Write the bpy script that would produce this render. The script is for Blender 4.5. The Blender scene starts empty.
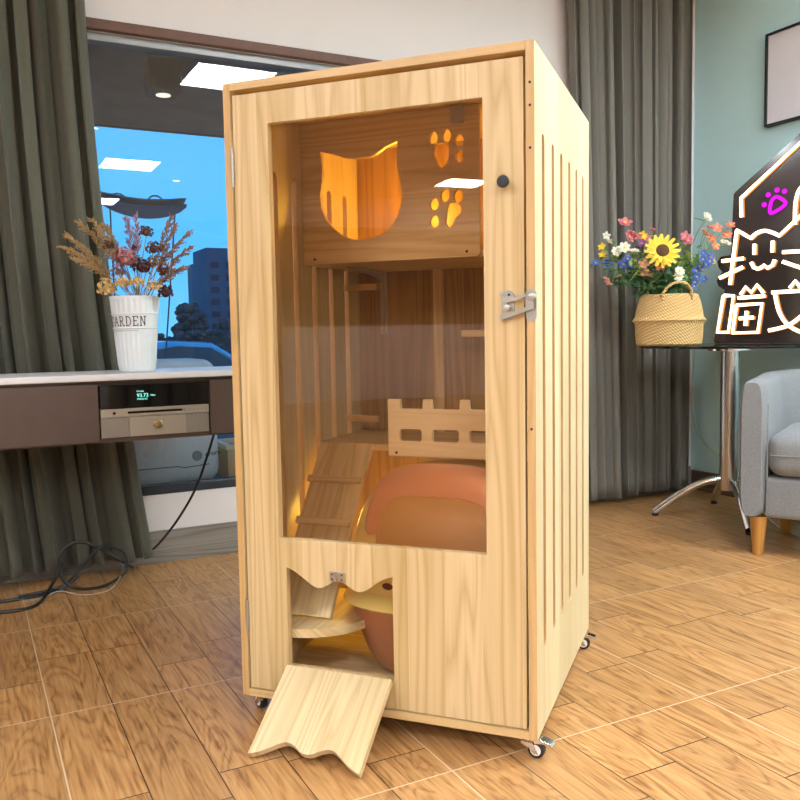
import bpy, bmesh, math, random
from mathutils import Vector, Matrix
from mathutils.geometry import tessellate_polygon
R0 = random.Random(7)
PI = math.pi
sc = bpy.context.scene
COL = sc.collection

# ------------------------------------------------------------------ helpers
class MB:
    def __init__(s): s.v = []; s.f = []
    def add(s, vs, fs):
        n = len(s.v); s.v += [tuple(q) for q in vs]; s.f += [tuple(i + n for i in f) for f in fs]
    def box(s, a, b):
        x0, y0, z0 = a; x1, y1, z1 = b
        s.add([(x0,y0,z0),(x1,y0,z0),(x1,y1,z0),(x0,y1,z0),(x0,y0,z1),(x1,y0,z1),(x1,y1,z1),(x0,y1,z1)],
              [(0,3,2,1),(4,5,6,7),(0,1,5,4),(1,2,6,5),(2,3,7,6),(3,0,4,7)])
        return s
    def plate(s, outer, holes, f, t0, t1):
        """flat board: 2D outline with holes, f(a,b,t)->xyz"""
        loops = [outer] + list(holes)
        tris = tessellate_polygon([[Vector((p[0], p[1], 0)) for p in L] for L in loops])
        flat = [p for L in loops for p in L]; n = len(flat)
        vs = [f(p[0], p[1], t0) for p in flat] + [f(p[0], p[1], t1) for p in flat]
        fs = [tuple(t) for t in tris] + [tuple(i + n for i in reversed(t)) for t in tris]
        k = 0
        for L in loops:
            m = len(L)
            for i in range(m):
                a, b = k + i, k + (i + 1) % m
                fs.append((a, b, b + n, a + n))
            k += m
        s.add(vs, fs); return s
    def tube(s, pts, r, n=8, cap=True):
        pts = [Vector(p) for p in pts]; m = len(pts)
        rs = r if isinstance(r, (list, tuple)) else [r] * m
        t = (pts[1] - pts[0]).normalized()
        up = Vector((0,0,1)) if abs(t.z) < .9 else Vector((1,0,0))
        nx = t.cross(up).normalized(); vs = []
        for i, p in enumerate(pts):
            if 0 < i < m - 1: tt = ((pts[i+1]-p).normalized() + (p-pts[i-1]).normalized())
            elif i == 0: tt = pts[1]-p
            else: tt = p-pts[i-1]
            tt = tt.normalized() if tt.length > 1e-9 else t
            nx = nx - tt * nx.dot(tt); nx = nx.normalized() if nx.length > 1e-6 else tt.orthogonal().normalized()
            ny = tt.cross(nx)
            for k in range(n):
                a = 2*PI*k/n
                vs.append(p + (nx*math.cos(a) + ny*math.sin(a)) * rs[i])
        fs = [(i*n+k, i*n+(k+1)%n, (i+1)*n+(k+1)%n, (i+1)*n+k) for i in range(m-1) for k in range(n)]
        if cap: fs += [tuple(reversed(range(n))), tuple((m-1)*n+k for k in range(n))]
        s.add(vs, fs); return s
    def lathe(s, prof, n=24, c=(0,0,0), axis='z', wob=None):
        vs = []
        for (r, h) in prof:
            for k in range(n):
                a = 2*PI*k/n; q = r * (wob(a, h) if wob else 1)
                x, y = q*math.cos(a), q*math.sin(a)
                vs.append({'z': (c[0]+x, c[1]+y, c[2]+h), 'y': (c[0]+x, c[1]+h, c[2]-y), 'x': (c[0]+h, c[1]+x, c[2]+y)}[axis])
        m = len(prof)
        fs = [(i*n+k, i*n+(k+1)%n, (i+1)*n+(k+1)%n, (i+1)*n+k) for i in range(m-1) for k in range(n)]
        fs += [tuple(reversed(range(n))), tuple((m-1)*n+k for k in range(n))]
        s.add(vs, fs); return s
    def grid(s, P, nu, nv):
        vs = [P(i/nu, j/nv) for j in range(nv+1) for i in range(nu+1)]
        fs = [(j*(nu+1)+i, j*(nu+1)+i+1, (j+1)*(nu+1)+i+1, (j+1)*(nu+1)+i) for j in range(nv) for i in range(nu)]
        s.add(vs, fs); return s
    def ball(s, c, r, sc_=(1,1,1), nu=10, nv=7):
        prof = [(max(1e-4, math.sin(PI*j/nv)), -math.cos(PI*j/nv)) for j in range(nv+1)]
        vs = []
        for (a, h) in prof:
            for k in range(nu):
                t = 2*PI*k/nu
                vs.append((c[0]+r*sc_[0]*a*math.cos(t), c[1]+r*sc_[1]*a*math.sin(t), c[2]+r*sc_[2]*h))
        fs = [(i*nu+k, i*nu+(k+1)%nu, (i+1)*nu+(k+1)%nu, (i+1)*nu+k) for i in range(nv) for k in range(nu)]
        s.add(vs, fs); return s
    def build(s, name, mat, parent=None, smooth=False, bevel=0, solid=0, sub=0, seg=2):
        me = bpy.data.meshes.new(name); me.from_pydata(s.v, [], s.f)
        bm = bmesh.new(); bm.from_mesh(me)
        bmesh.ops.remove_doubles(bm, verts=bm.verts, dist=1e-6)
        bmesh.ops.recalc_face_normals(bm, faces=bm.faces)
        bm.to_mesh(me); bm.free()
        me.materials.append(mat)
        if smooth:
            me.polygons.foreach_set('use_smooth', [True]*len(me.polygons))
            me.set_sharp_from_angle(angle=math.radians(40))
        o = bpy.data.objects.new(name, me); COL.objects.link(o)
        if parent: o.parent = parent
        if solid:
            m = o.modifiers.new('thick', 'SOLIDIFY'); m.thickness = solid; m.offset = 0
        if bevel:
            m = o.modifiers.new('edge', 'BEVEL'); m.width = bevel; m.segments = seg; m.limit_method = 'ANGLE'; m.angle_limit = math.radians(35)
        if sub:
            m = o.modifiers.new('sub', 'SUBSURF'); m.levels = sub; m.render_levels = sub
        return o

def thing(name, label, cat, loc=(0,0,0), rz=0, group=None):
    o = bpy.data.objects.new(name, None); COL.objects.link(o); o.empty_display_size = .05
    o.location = loc; o.rotation_euler = (0,0,rz)
    return tag(o, label, cat, group)
def tag(o, label, cat, group=None):
    o['label'] = label; o['category'] = cat
    o['kind'] = 'thing'
    if group: o['group'] = group
    return o
def struct(o): o['kind'] = 'structure'; return o
def bx(name, a, b, mat, parent=None, bevel=0): return MB().box(a, b).build(name, mat, parent, bevel=bevel)

# ------------------------------------------------------------------ materials
def new(name):
    m = bpy.data.materials.new(name); m.use_nodes = True
    nt = m.node_tree; return m, nt, nt.nodes, nt.links, nt.nodes['Principled BSDF']
def plain(name, col, rough=.5, metal=0, noise=0, nscale=40, emit=0, bump=0, spec=.5, alpha=1, trans=0, coat=0, sss=0):
    m, nt, N, L, B = new(name)
    B.inputs['Base Color'].default_value = (*col, 1); B.inputs['Roughness'].default_value = rough
    B.inputs['Metallic'].default_value = metal; B.inputs['Specular IOR Level'].default_value = spec
    B.inputs['Coat Weight'].default_value = coat; B.inputs['Coat Roughness'].default_value = .08
    B.inputs['Transmission Weight'].default_value = trans
    if sss:
        B.inputs['Subsurface Weight'].default_value = sss; B.inputs['Subsurface Radius'].default_value = (.05,.03,.01); B.inputs['Subsurface Scale'].default_value = 1
    if emit:
        B.inputs['Emission Color'].default_value = (*col, 1); B.inputs['Emission Strength'].default_value = emit
    if noise or bump:
        tc = N.new('ShaderNodeTexCoord'); nz = N.new('ShaderNodeTexNoise'); nz.inputs['Scale'].default_value = nscale; nz.inputs['Detail'].default_value = 4
        L.new(tc.outputs['Object'], nz.inputs['Vector'])
    if noise:
        mx = N.new('ShaderNodeMix'); mx.data_type = 'RGBA'
        mx.inputs[6].default_value = (*[c*(1-noise) for c in col], 1); mx.inputs[7].default_value = (*[min(1, c*(1+noise)) for c in col], 1)
        L.new(nz.outputs['Fac'], mx.inputs[0]); L.new(mx.outputs[2], B.inputs['Base Color'])
    if bump:
        bp = N.new('ShaderNodeBump'); bp.inputs['Strength'].default_value = bump; bp.inputs['Distance'].default_value = .003
        L.new(nz.outputs['Fac'], bp.inputs['Height']); L.new(bp.outputs['Normal'], B.inputs['Normal'])
    return m
def ramp(N, stops):
    r = N.new('ShaderNodeValToRGB'); e = r.color_ramp.elements
    while len(e) < len(stops): e.new(.5)
    for q, (p, c) in zip(e, stops): q.position = p; q.color = (*c, 1)
    return r
def math_(N, L, op, a, b=None, c=None):
    n = N.new('ShaderNodeMath'); n.operation = op
    for i, q in enumerate((a, b, c)):
        if q is None: continue
        if isinstance(q, (int, float)): n.inputs[i].default_value = q
        else: L.new(q, n.inputs[i])
    return n.outputs[0]
def wood(name, light, dark, grain='z', strip=.085, rough=.42, contrast=1, seed=0, stripvar=.08):
    """pine board: grain along an axis, finger-jointed strips of slightly different tone"""
    m, nt, N, L, B = new(name)
    tc = N.new('ShaderNodeTexCoord'); sp = N.new('ShaderNodeSeparateXYZ'); L.new(tc.outputs['Object'], sp.inputs[0])
    X, Y, Z = sp.outputs
    if grain == 'z': across, along = math_(N, L, 'ADD', X, Y), Z
    elif grain == 'x': across, along = math_(N, L, 'ADD', Z, Y), X
    elif grain == 'ramp': across, along = X, math_(N, L, 'ADD', Z, Y)
    else: across, along = math_(N, L, 'ADD', Z, X), Y
    idx = math_(N, L, 'FLOOR', math_(N, L, 'DIVIDE', math_(N, L, 'ADD', across, seed*.37), strip))
    wn = N.new('ShaderNodeTexWhiteNoise'); wn.noise_dimensions = '1D'; L.new(math_(N, L, 'ADD', idx, seed*13.7), wn.inputs['W'])
    off = math_(N, L, 'MULTIPLY', wn.outputs['Value'], 9)
    cb = N.new('ShaderNodeCombineXYZ')
    L.new(across, cb.inputs[0]); L.new(math_(N, L, 'ADD', along, off), cb.inputs[1]); L.new(off, cb.inputs[2])
    mp = N.new('ShaderNodeMapping'); mp.inputs['Scale'].default_value = (11, .55, 1); L.new(cb.outputs[0], mp.inputs[0])
    n1 = N.new('ShaderNodeTexNoise'); n1.inputs['Scale'].default_value = 1; n1.inputs['Detail'].default_value = 2; n1.inputs['Distortion'].default_value = .3
    L.new(mp.outputs[0], n1.inputs['Vector'])
    rings = math_(N, L, 'FRACT', math_(N, L, 'MULTIPLY', n1.outputs['Fac'], 11))
    rings = math_(N, L, 'PINGPONG', math_(N, L, 'MULTIPLY', rings, 2), 1)
    rings = math_(N, L, 'POWER', rings, 1.8)
    mp2 = N.new('ShaderNodeMapping'); mp2.inputs['Scale'].default_value = (250, 1.6, 1); L.new(cb.outputs[0], mp2.inputs[0])
    n2 = N.new('ShaderNodeTexNoise'); n2.inputs['Scale'].default_value = 1; n2.inputs['Detail'].default_value = 3; L.new(mp2.outputs[0], n2.inputs['Vector'])
    f = math_(N, L, 'ADD', math_(N, L, 'MULTIPLY', rings, .5*contrast), math_(N, L, 'MULTIPLY', n2.outputs['Fac'], .5*contrast))
    cr = ramp(N, [(.12, light), (.8, dark)]); L.new(f, cr.inputs[0])
    hs = N.new('ShaderNodeHueSaturation'); L.new(cr.outputs[0], hs.inputs['Color'])
    L.new(math_(N, L, 'ADD', math_(N, L, 'MULTIPLY', wn.outputs['Value'], stripvar*2), 1-stripvar), hs.inputs['Value'])
    L.new(math_(N, L, 'SUBTRACT', 1.06, math_(N, L, 'MULTIPLY', wn.outputs['Value'], .12)), hs.inputs['Saturation'])
    L.new(hs.outputs[0], B.inputs['Base Color']); B.inputs['Roughness'].default_value = rough
    bp = N.new('ShaderNodeBump'); bp.inputs['Strength'].default_value = .08; bp.inputs['Distance'].default_value = .001
    L.new(n2.outputs['Fac'], bp.inputs['Height']); L.new(bp.outputs['Normal'], B.inputs['Normal'])
    return m
PL, PD = (.71,.54,.295), (.53,.36,.16)
pine_v = wood('pine_vertical', PL, PD, 'z')
pine_side = wood('pine_side', (.67,.56,.34), (.56,.44,.235), 'z', seed=2, contrast=.7)
pine_h = wood('pine_horizontal', PL, PD, 'x', strip=.11, seed=3)
pine_d = wood('pine_depth', PL, PD, 'y', strip=.11, seed=4)
pine_back_shaded = wood('pine_back_shaded', (.42,.25,.085), (.26,.135,.04), 'z', strip=.1, seed=5)  # back pine coloured darker and warmer to paint in interior shade and lamp bounce
pine_edge = wood('pine_edge', (.62,.40,.17), (.46,.27,.09), 'z', strip=.3, seed=6, contrast=.6)
pine_edge_h = wood('pine_edge_h', (.66,.44,.20), (.48,.29,.10), 'x', strip=.3, seed=7, contrast=.6)

def glass(name, ior=1.5, tint=(1,1,1), rough=0, boost=1.0):
    m = bpy.data.materials.new(name); m.use_nodes = True; nt = m.node_tree; N, L = nt.nodes, nt.links
    N.remove(N['Principled BSDF']); out = N['Material Output']
    t = N.new('ShaderNodeBsdfTransparent'); t.inputs[0].default_value = (*tint, 1)
    g = N.new('ShaderNodeBsdfGlossy'); g.inputs['Roughness'].default_value = rough
    fr = N.new('ShaderNodeFresnel'); fr.inputs['IOR'].default_value = ior
    mx = N.new('ShaderNodeMixShader'); L.new(math_(N, L, 'MULTIPLY', fr.outputs[0], boost), mx.inputs[0]); L.new(t.outputs[0], mx.inputs[1]); L.new(g.outputs[0], mx.inputs[2])
    L.new(mx.outputs[0], out.inputs['Surface']); return m
def emitter(name, col, s):
    m = bpy.data.materials.new(name); m.use_nodes = True; nt = m.node_tree; N, L = nt.nodes, nt.links
    N.remove(N['Principled BSDF']); e = N.new('ShaderNodeEmission'); e.inputs[0].default_value = (*col, 1); e.inputs[1].default_value = s
    L.new(e.outputs[0], N['Material Output'].inputs['Surface']); return m

def floor_mat():
    m, nt, N, L, B = new('wood_look_tiles')
    P, Q, X0, Y0 = .14096, .6837, .1434, 2.1117
    tc = N.new('ShaderNodeTexCoord'); sp = N.new('ShaderNodeSeparateXYZ'); L.new(tc.outputs['Object'], sp.inputs[0]); X, Y, _ = sp.outputs
    px = math_(N, L, 'DIVIDE', math_(N, L, 'SUBTRACT', X, X0), P); ix = math_(N, L, 'FLOOR', px); fx = math_(N, L, 'FRACT', px)
    tx = math_(N, L, 'DIVIDE', px, 5); ftx = math_(N, L, 'FRACT', tx)
    ty = math_(N, L, 'DIVIDE', math_(N, L, 'SUBTRACT', Y, Y0), Q); iy = math_(N, L, 'FLOOR', ty); fy = math_(N, L, 'FRACT', ty)
    cell = N.new('ShaderNodeCombineXYZ'); L.new(ix, cell.inputs[0]); L.new(iy, cell.inputs[1])
    wn = N.new('ShaderNodeTexWhiteNoise'); wn.noise_dimensions = '3D'; L.new(cell.outputs[0], wn.inputs['Vector'])
    # short cross joint of each plank at its own place
    jy = math_(N, L, 'ADD', math_(N, L, 'MULTIPLY', wn.outputs['Value'], .7), .15)
    jd = math_(N, L, 'ABSOLUTE', math_(N, L, 'SUBTRACT', fy, jy)); joint = math_(N, L, 'LESS_THAN', jd, .0024)
    half = math_(N, L, 'GREATER_THAN', fy, jy)
    edge = math_(N, L, 'SUBTRACT', .5, math_(N, L, 'ABSOLUTE', math_(N, L, 'SUBTRACT', fx, .5)))
    dark = math_(N, L, 'MAXIMUM', math_(N, L, 'LESS_THAN', edge, .010), joint)
    ex = math_(N, L, 'SUBTRACT', .5, math_(N, L, 'ABSOLUTE', math_(N, L, 'SUBTRACT', ftx, .5)))
    ey = math_(N, L, 'SUBTRACT', .5, math_(N, L, 'ABSOLUTE', math_(N, L, 'SUBTRACT', fy, .5)))
    lightg = math_(N, L, 'MAXIMUM', math_(N, L, 'LESS_THAN', ex, .0024), math_(N, L, 'LESS_THAN', ey, .0024))
    rnd = math_(N, L, 'ADD', math_(N, L, 'MULTIPLY', wn.outputs['Value'], 17), math_(N, L, 'MULTIPLY', half, 5.3))
    cb = N.new('ShaderNodeCombineXYZ'); L.new(X, cb.inputs[0]); L.new(Y, cb.inputs[1]); L.new(rnd, cb.inputs[2])
    mp = N.new('ShaderNodeMapping'); mp.inputs['Scale'].default_value = (10, 1.6, 1); L.new(cb.outputs[0], mp.inputs[0])
    n1 = N.new('ShaderNodeTexNoise'); n1.inputs['Scale'].default_value = 1; n1.inputs['Detail'].default_value = 3; n1.inputs['Distortion'].default_value = .9; L.new(mp.outputs[0], n1.inputs['Vector'])
    rings = math_(N, L, 'PINGPONG', math_(N, L, 'MULTIPLY', n1.outputs['Fac'], 20), 1)
    rings = math_(N, L, 'POWER', rings, 2)
    mp2 = N.new('ShaderNodeMapping'); mp2.inputs['Scale'].default_value = (150, 7, 1); L.new(cb.outputs[0], mp2.inputs[0])
    n2 = N.new('ShaderNodeTexNoise'); n2.inputs['Scale'].default_value = 1; n2.inputs['Detail'].default_value = 4; L.new(mp2.outputs[0], n2.inputs['Vector'])
    f = math_(N, L, 'ADD', math_(N, L, 'MULTIPLY', rings, .24), math_(N, L, 'MULTIPLY', n2.outputs['Fac'], .8))
    cr = ramp(N, [(.25, (.54,.305,.125)), (.5, (.425,.215,.078)), (.8, (.20,.085,.026))]); L.new(f, cr.inputs[0])
    hs = N.new('ShaderNodeHueSaturation'); L.new(cr.outputs[0], hs.inputs['Color'])
    L.new(math_(N, L, 'ADD', math_(N, L, 'MULTIPLY', math_(N, L, 'FRACT', rnd), .22), .9), hs.inputs['Value'])
    m1 = N.new('ShaderNodeMix'); m1.data_type = 'RGBA'; L.new(dark, m1.inputs[0]); L.new(hs.outputs[0], m1.inputs[6]); m1.inputs[7].default_value = (.06,.03,.015,1)
    m2 = N.new('ShaderNodeMix'); m2.data_type = 'RGBA'; L.new(lightg, m2.inputs[0]); L.new(m1.outputs[2], m2.inputs[6]); m2.inputs[7].default_value = (.62,.48,.32,1)
    L.new(m2.outputs[2], B.inputs['Base Color'])
    L.new(math_(N, L, 'ADD', math_(N, L, 'MULTIPLY', n2.outputs['Fac'], .15), .27), B.inputs['Roughness'])
    B.inputs['Specular IOR Level'].default_value = .6
    bp = N.new('ShaderNodeBump'); bp.inputs['Strength'].default_value = .25; bp.inputs['Distance'].default_value = .001
    L.new(math_(N, L, 'SUBTRACT', n2.outputs['Fac'], dark), bp.inputs['Height']); L.new(bp.outputs['Normal'], B.inputs['Normal'])
    return m

def fabric(name, c1, c2, scale=500, rough=.95):
    m, nt, N, L, B = new(name)
    tc = N.new('ShaderNodeTexCoord'); n = N.new('ShaderNodeTexNoise'); n.inputs['Scale'].default_value = scale; n.inputs['Detail'].default_value = 2
    L.new(tc.outputs['Object'], n.inputs['Vector']); cr = ramp(N, [(.35, c1), (.65, c2)]); L.new(n.outputs['Fac'], cr.inputs[0])
    L.new(cr.outputs[0], B.inputs['Base Color']); B.inputs['Roughness'].default_value = rough; B.inputs['Specular IOR Level'].default_value = .15
    B.inputs['Sheen Weight'].default_value = .15
    bp = N.new('ShaderNodeBump'); bp.inputs['Strength'].default_value = .3; bp.inputs['Distance'].default_value = .001
    L.new(n.outputs['Fac'], bp.inputs['Height']); L.new(bp.outputs['Normal'], B.inputs['Normal'])
    return m

M_wall = plain('wall_white', (.78,.74,.73), .8, bump=.05, nscale=120)
M_teal = plain('wall_teal', (.60,.87,.90), .75, bump=.05, nscale=120)
M_ceil = plain('ceiling_white', (.82,.82,.80), .9)
M_floor = floor_mat()
M_base = wood('grey_wood_tile', (.30,.27,.24), (.16,.14,.12), 'x', strip=.2, rough=.4)
M_base2 = wood('brown_skirting', (.20,.13,.09), (.11,.07,.05), 'y', strip=.2, rough=.5)
M_curt = fabric('olive_curtain_cloth', (.082,.082,.062), (.122,.12,.092))
M_curt2 = fabric('grey_curtain_cloth', (.17,.165,.145), (.23,.225,.20))
M_header = plain('brown_header', (.13,.055,.035), .5, noise=.3, nscale=30)
M_alu = plain('window_aluminium', (.30,.30,.30), .4, .5)
M_frame_dark = plain('window_frame_dark', (.03,.04,.055), .3)
M_glass = glass('window_glass', 1.5, (.93,.97,1), 0, 1.6)
M_pane = glass('door_pane', 1.55, (1,.93,.84), .01, 1.05)
M_tableglass = glass('table_glass', 1.5, (.72,.82,.80), 0, 1.2)
M_steel = plain('brushed_steel', (.62,.60,.57), .28, 1, noise=.1, nscale=60)
M_chrome = plain('chrome', (.75,.75,.77), .12, 1)
M_zinc = plain('zinc_plate', (.50,.49,.45), .38, 1, noise=.15, nscale=50)
M_black = plain('black_plastic', (.012,.014,.018), .35)
M_rubber = plain('dark_rubber', (.02,.02,.02), .5)
M_hole = plain('dark_screw', (.05,.03,.02), .6)
M_paper = plain('poster_paper', (.82,.80,.86), .8)

# ------------------------------------------------------------------ camera
yaw, pitch, roll, FPX = .4797, .0802, -.018, 839.22
def cam_axes():
    cy, sy, cp, sp = math.cos(.47968), math.sin(.47968), math.cos(.08022), math.sin(.08022)
    return None
r_ = Vector((.88631522, -.46273635, -.01789979)); u_ = Vector((.05290807, .06278709, .99662356)); f_ = Vector((.46005008, .88426967, -.08013164))
cam = bpy.data.cameras.new('camera'); co = bpy.data.objects.new('camera', cam); COL.objects.link(co)
co.matrix_world = Matrix(((r_.x,u_.x,-f_.x,0),(r_.y,u_.y,-f_.y,0),(r_.z,u_.z,-f_.z,.9),(0,0,0,1)))
cam.sensor_width = 36; cam.lens = FPX/800*36; cam.clip_start = .05; cam.clip_end = 400
sc.camera = co

# ------------------------------------------------------------------ room
WY, WX, H = 3.381, 3.588, 2.70
XL, YB = -8.2, -6.5
struct(bx('floor', (XL-.1, YB-.1, -.12), (WX+.14, WY+.14, 0), M_floor))
struct(bx('ceiling', (XL-.1, YB-.1, H), (WX+.14, WY+.14, H+.12), M_ceil))
wx0, wx1, wz0, wz1 = -2.4, 2.2, .272, 2.041
mb = MB().plate([(XL,0),(WX+.14,0),(WX+.14,H),(XL,H)], [[(wx0,wz0),(wx1,wz0),(wx1,wz1),(wx0,wz1)]], lambda a,b,t: (a,t,b), WY, WY+.14)
struct(mb.build('wall_north', M_wall))
struct(bx('wall_east', (WX, YB, 0), (WX+.14, WY, H), M_teal))
# rear walls (behind the camera, seen only in reflections)
M_far_dark = plain('dark_reflection_panel', (.055,.035,.028), .5)
mbw = MB().plate([(YB,0),(WY,0),(WY,H),(YB,H)], [[(-5,1.0),(2.3,1.0),(2.3,2.3),(-5,2.3)]], lambda a,b,t: (t,a,b), XL-.1, XL)
struct(mbw.build('wall_west', M_wall))
w2 = struct(bx('reflection_panel', (XL-.08, -5, 1.0), (XL-.04, 2.3, 2.3), M_far_dark))  # unseen dark panel added so the door pane reflects a dark band
struct(bx('wall_south', (XL, YB-.1, 0), (WX, YB, H), M_wall))
struct(bx('baseboard_north', (XL, WY-.012, 0), (WX-.012, WY, .128), M_base))
struct(bx('baseboard_east', (WX-.012, YB, 0), (WX, WY-.012, .109), M_base2, bevel=.003))
struct(bx('trim_1', (wx0-.05, WY-.03, 2.041), (wx1+.05, WY, 2.079), M_header, bevel=.003))
# window: slim frame with one tall pane
win = bpy.data.objects.new('window_1', None); COL.objects.link(win); struct(win)
mb = MB(); y0, y1 = WY+.01, WY+.06
mb.box((wx0,y0,wz1-.03),(wx1,y1,wz1)); mb.box((wx0,y0,wz0),(wx0+.035,y1,wz1)); mb.box((wx1-.035,y0,wz0),(wx1,y1,wz1)); mb.box((-.55,y0,wz0),(-.51,y1,wz1))
mb.build('frame', M_alu, win, bevel=.002)
bx('bottom_rail', (wx0,y0-.005,wz0),(wx1,y1,wz0+.036), M_frame_dark, win, bevel=.003)
bx('pane', (wx0+.03,WY+.032,wz0+.03),(wx1-.03,WY+.037,wz1-.025), M_glass, win)

# ceiling lights
M_panel = emitter('panel_light', (.90,.955,1), 37.0)
M_white_pl = plain('white_metal', (.8,.8,.8), .4)
labs = ['square ceiling light panel above the wooden cat cabinet','square ceiling light panel behind the camera','square ceiling light panel by the far left wall',
        'square ceiling light panel left of the window','square ceiling light panel in the middle of the room','square ceiling light panel behind and to the left','square ceiling light panel at the far back left','square ceiling light panel near the window on the left side','added square fill light panel right behind the camera','added square fill light panel by the teal wall','added square fill light panel left of the middle of the room','added square fill light panel in the back half of the room','added square fill light panel far behind the camera','added square fill light panel above the grey armchair']
for (x, y), lb in zip([(1.75,.94),(1.65,-2.35),(-6.9,-2.1),(-1.4,.94),(-1.4,-2.35),(-4.3,-2.2),(-4.3,-4.9),(-4.3,.94),(.15,-1.0),(3.0,-.6),(-2.9,-.7),(-.4,-3.9),(1.65,-4.9),(3.0,.95)], labs):  # panels labelled as added are unseen fill, put in to brighten the room
    t = thing('ceiling_light', lb, 'ceiling light', (x, y, H), 0, 'ceiling light panels')
    mb = MB().plate([(-.3,-.3),(.3,-.3),(.3,.3),(-.3,.3)], [[(-.27,-.27),(.27,-.27),(.27,.27),(-.27,.27)]], lambda a,b,t_: (a,b,t_), -.012, 0)
    mb.build('frame', M_white_pl, t); bx('diffuser', (-.27,-.27,-.009), (.27,.27,-.002), M_panel, t)
M_down = emitter('downlight_glow', (1,.95,.85), 14)
for x, y in [(2.9,-1.3),(1.1,-.9),(.6,-1.9),(2.3,-3.1),(.2,-3.6)]:
    t = thing('downlight', 'small round recessed ceiling downlight', 'downlight', (x, y, H), 0, 'recessed round downlights')
    MB().lathe([(.045,-.006),(.06,-.004),(.06,0),(.045,0)], 20).build('ring', M_white_pl, t)
    MB().lathe([(.001,-.007),(.042,-.007),(.042,-.002),(.001,-.002)], 20).build('lens', M_down, t)

# ------------------------------------------------------------------ cat cabinet
CW, CD, ZB, ZT, T = .7093, .7105, .045, 1.4656, .018
cab = thing('cat_cabinet', 'tall pine wood cat house cabinet on small casters with glass door and slotted sides', 'pet house',
            (.55358, 1.90277, 0), -.84865)
SV = [.083,.189,.292,.397,.501,.605]
def slot(v, z0, z1, w):
    o = []
    for k in range(7): a = PI + PI*k/6; o.append((v + w*math.cos(a), z0 + w + w*math.sin(a)))
    for k in range(7): a = PI*k/6; o.append((v + w*math.cos(a), z1 - w + w*math.sin(a)))
    return o
slots = [slot(v, .222, 1.302, .0145) for v in SV]
for nm, x0, m_ in (('left_side_panel', 0, pine_side), ('right_side_panel', CW-T, pine_side)):
    mb = MB().plate([(0,ZB),(CD,ZB),(CD,ZT),(0,ZT)], slots, lambda a,b,t,x0=x0: (x0+t,a,b), 0, T)
    p = mb.build(nm, m_, cab, bevel=.0012)
    p.data.materials.append(pine_edge)
    for f in p.data.polygons:
        if abs(f.normal.x) < .5 and .06 < f.center.y < CD-.06 and .2 < f.center.z < 1.32: f.material_index = 1
    # raw front edge strip showing darker end grain
    bx('front_edge', (x0+.0005,-.0015,ZB+.001),(x0+T-.0005,.001,ZT-.001), pine_edge, p)
    if x0:
        for z in (1.385,1.341,1.259,.70): MB().lathe([(.0001,-.0025),(.0028,-.0025),(.0028,0)], 10, (x0+T/2,0,z), 'y').build('screw', M_hole, p)
tp = bx('top_panel', (T,0,ZT-T), (CW-T,CD,ZT), pine_h, cab, bevel=.0012); bx('front_edge', (T,-.0015,ZT-T+.0005),(CW-T,.001,ZT-.0005), pine_edge_h, tp)
bt = bx('bottom_panel', (T,0,ZB), (CW-T,CD,ZB+T), pine_h, cab, bevel=.0012); bx('front_edge', (T,-.0015,ZB+.0005),(CW-T,.001,ZB+T-.0005), pine_edge_h, bt)
bx('back_panel', (T,CD-.012,ZB+T), (CW-T,CD,ZT-T), pine_back_shaded, cab)
bx('back_stile', (.262,CD-.03,.603), (.292,CD-.012,1.083), pine_v, cab, bevel=.001)
# door
dx0, dx1, dz0, dz1 = .0225, .6865, .0665, 1.437
def wave():
    """wavy upper edge of the small pet doorway from left ear to right ear"""
    h = [(0,.365),(.06,.360),(.14,.348),(.24,.330),(.31,.324),(.38,.330),(.45,.341)]
    key = h + [(.5,.3435)] + [(1-a, b) for a, b in reversed(h)]
    P = [Vector((a, b, 0)) for a, b in key]; out = []
    for i in range(len(P)-1):
        a, b, c, d = P[max(0,i-1)], P[i], P[i+1], P[min(len(P)-1,i+2)]
        for k in range(4):
            t = k/4; q = .5*((2*b)+(c-a)*t+(2*a-5*b+4*c-d)*t*t+(3*b-a-3*c+d)*t**3); out.append((.126+.263*q.x, q.y))
    return out + [(.389, .365)]
wv = wave()
small = [(.389,.131),(.126,.131)] + wv
door = MB().plate([(dx0,dz0),(dx1,dz0),(dx1,dz1),(dx0,dz1)], [[(.111,.4325),(.603,.4325),(.603,1.3675),(.111,1.3675)], small],
                  lambda a,b,t: (a,t,b), .001, .019).build('door', pine_v, cab, bevel=.0012)
bx('window_pane', (.105,.0195,.426),(.609,.0225,1.374), M_pane, door)
# door furniture
MB().lathe([(.006,0),(.006,-.012),(.012,-.014),(.0125,-.02),(.011,-.023),(.0001,-.0235)], 24, (.649,0,1.195), 'y').build('knob', M_black, door, smooth=True)
def hinge(z, h):
    mb = MB()
    mb.lathe([(.0035,0),(.0035,h)], 12, (.0205,-.003,z-h/2))
    for k in range(4): mb.lathe([(.0042,0),(.0042,h/4-.002)], 12, (.0205,-.003,z-h/2+k*h/4+.001))
    mb.box((.006,-.0008,z-h/2),(.0205,.0006,z+h/2)); 
    return mb.build('hinge', M_zinc, door, smooth=True)
hinge(1.277,.085); hinge(.242,.075)
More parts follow.
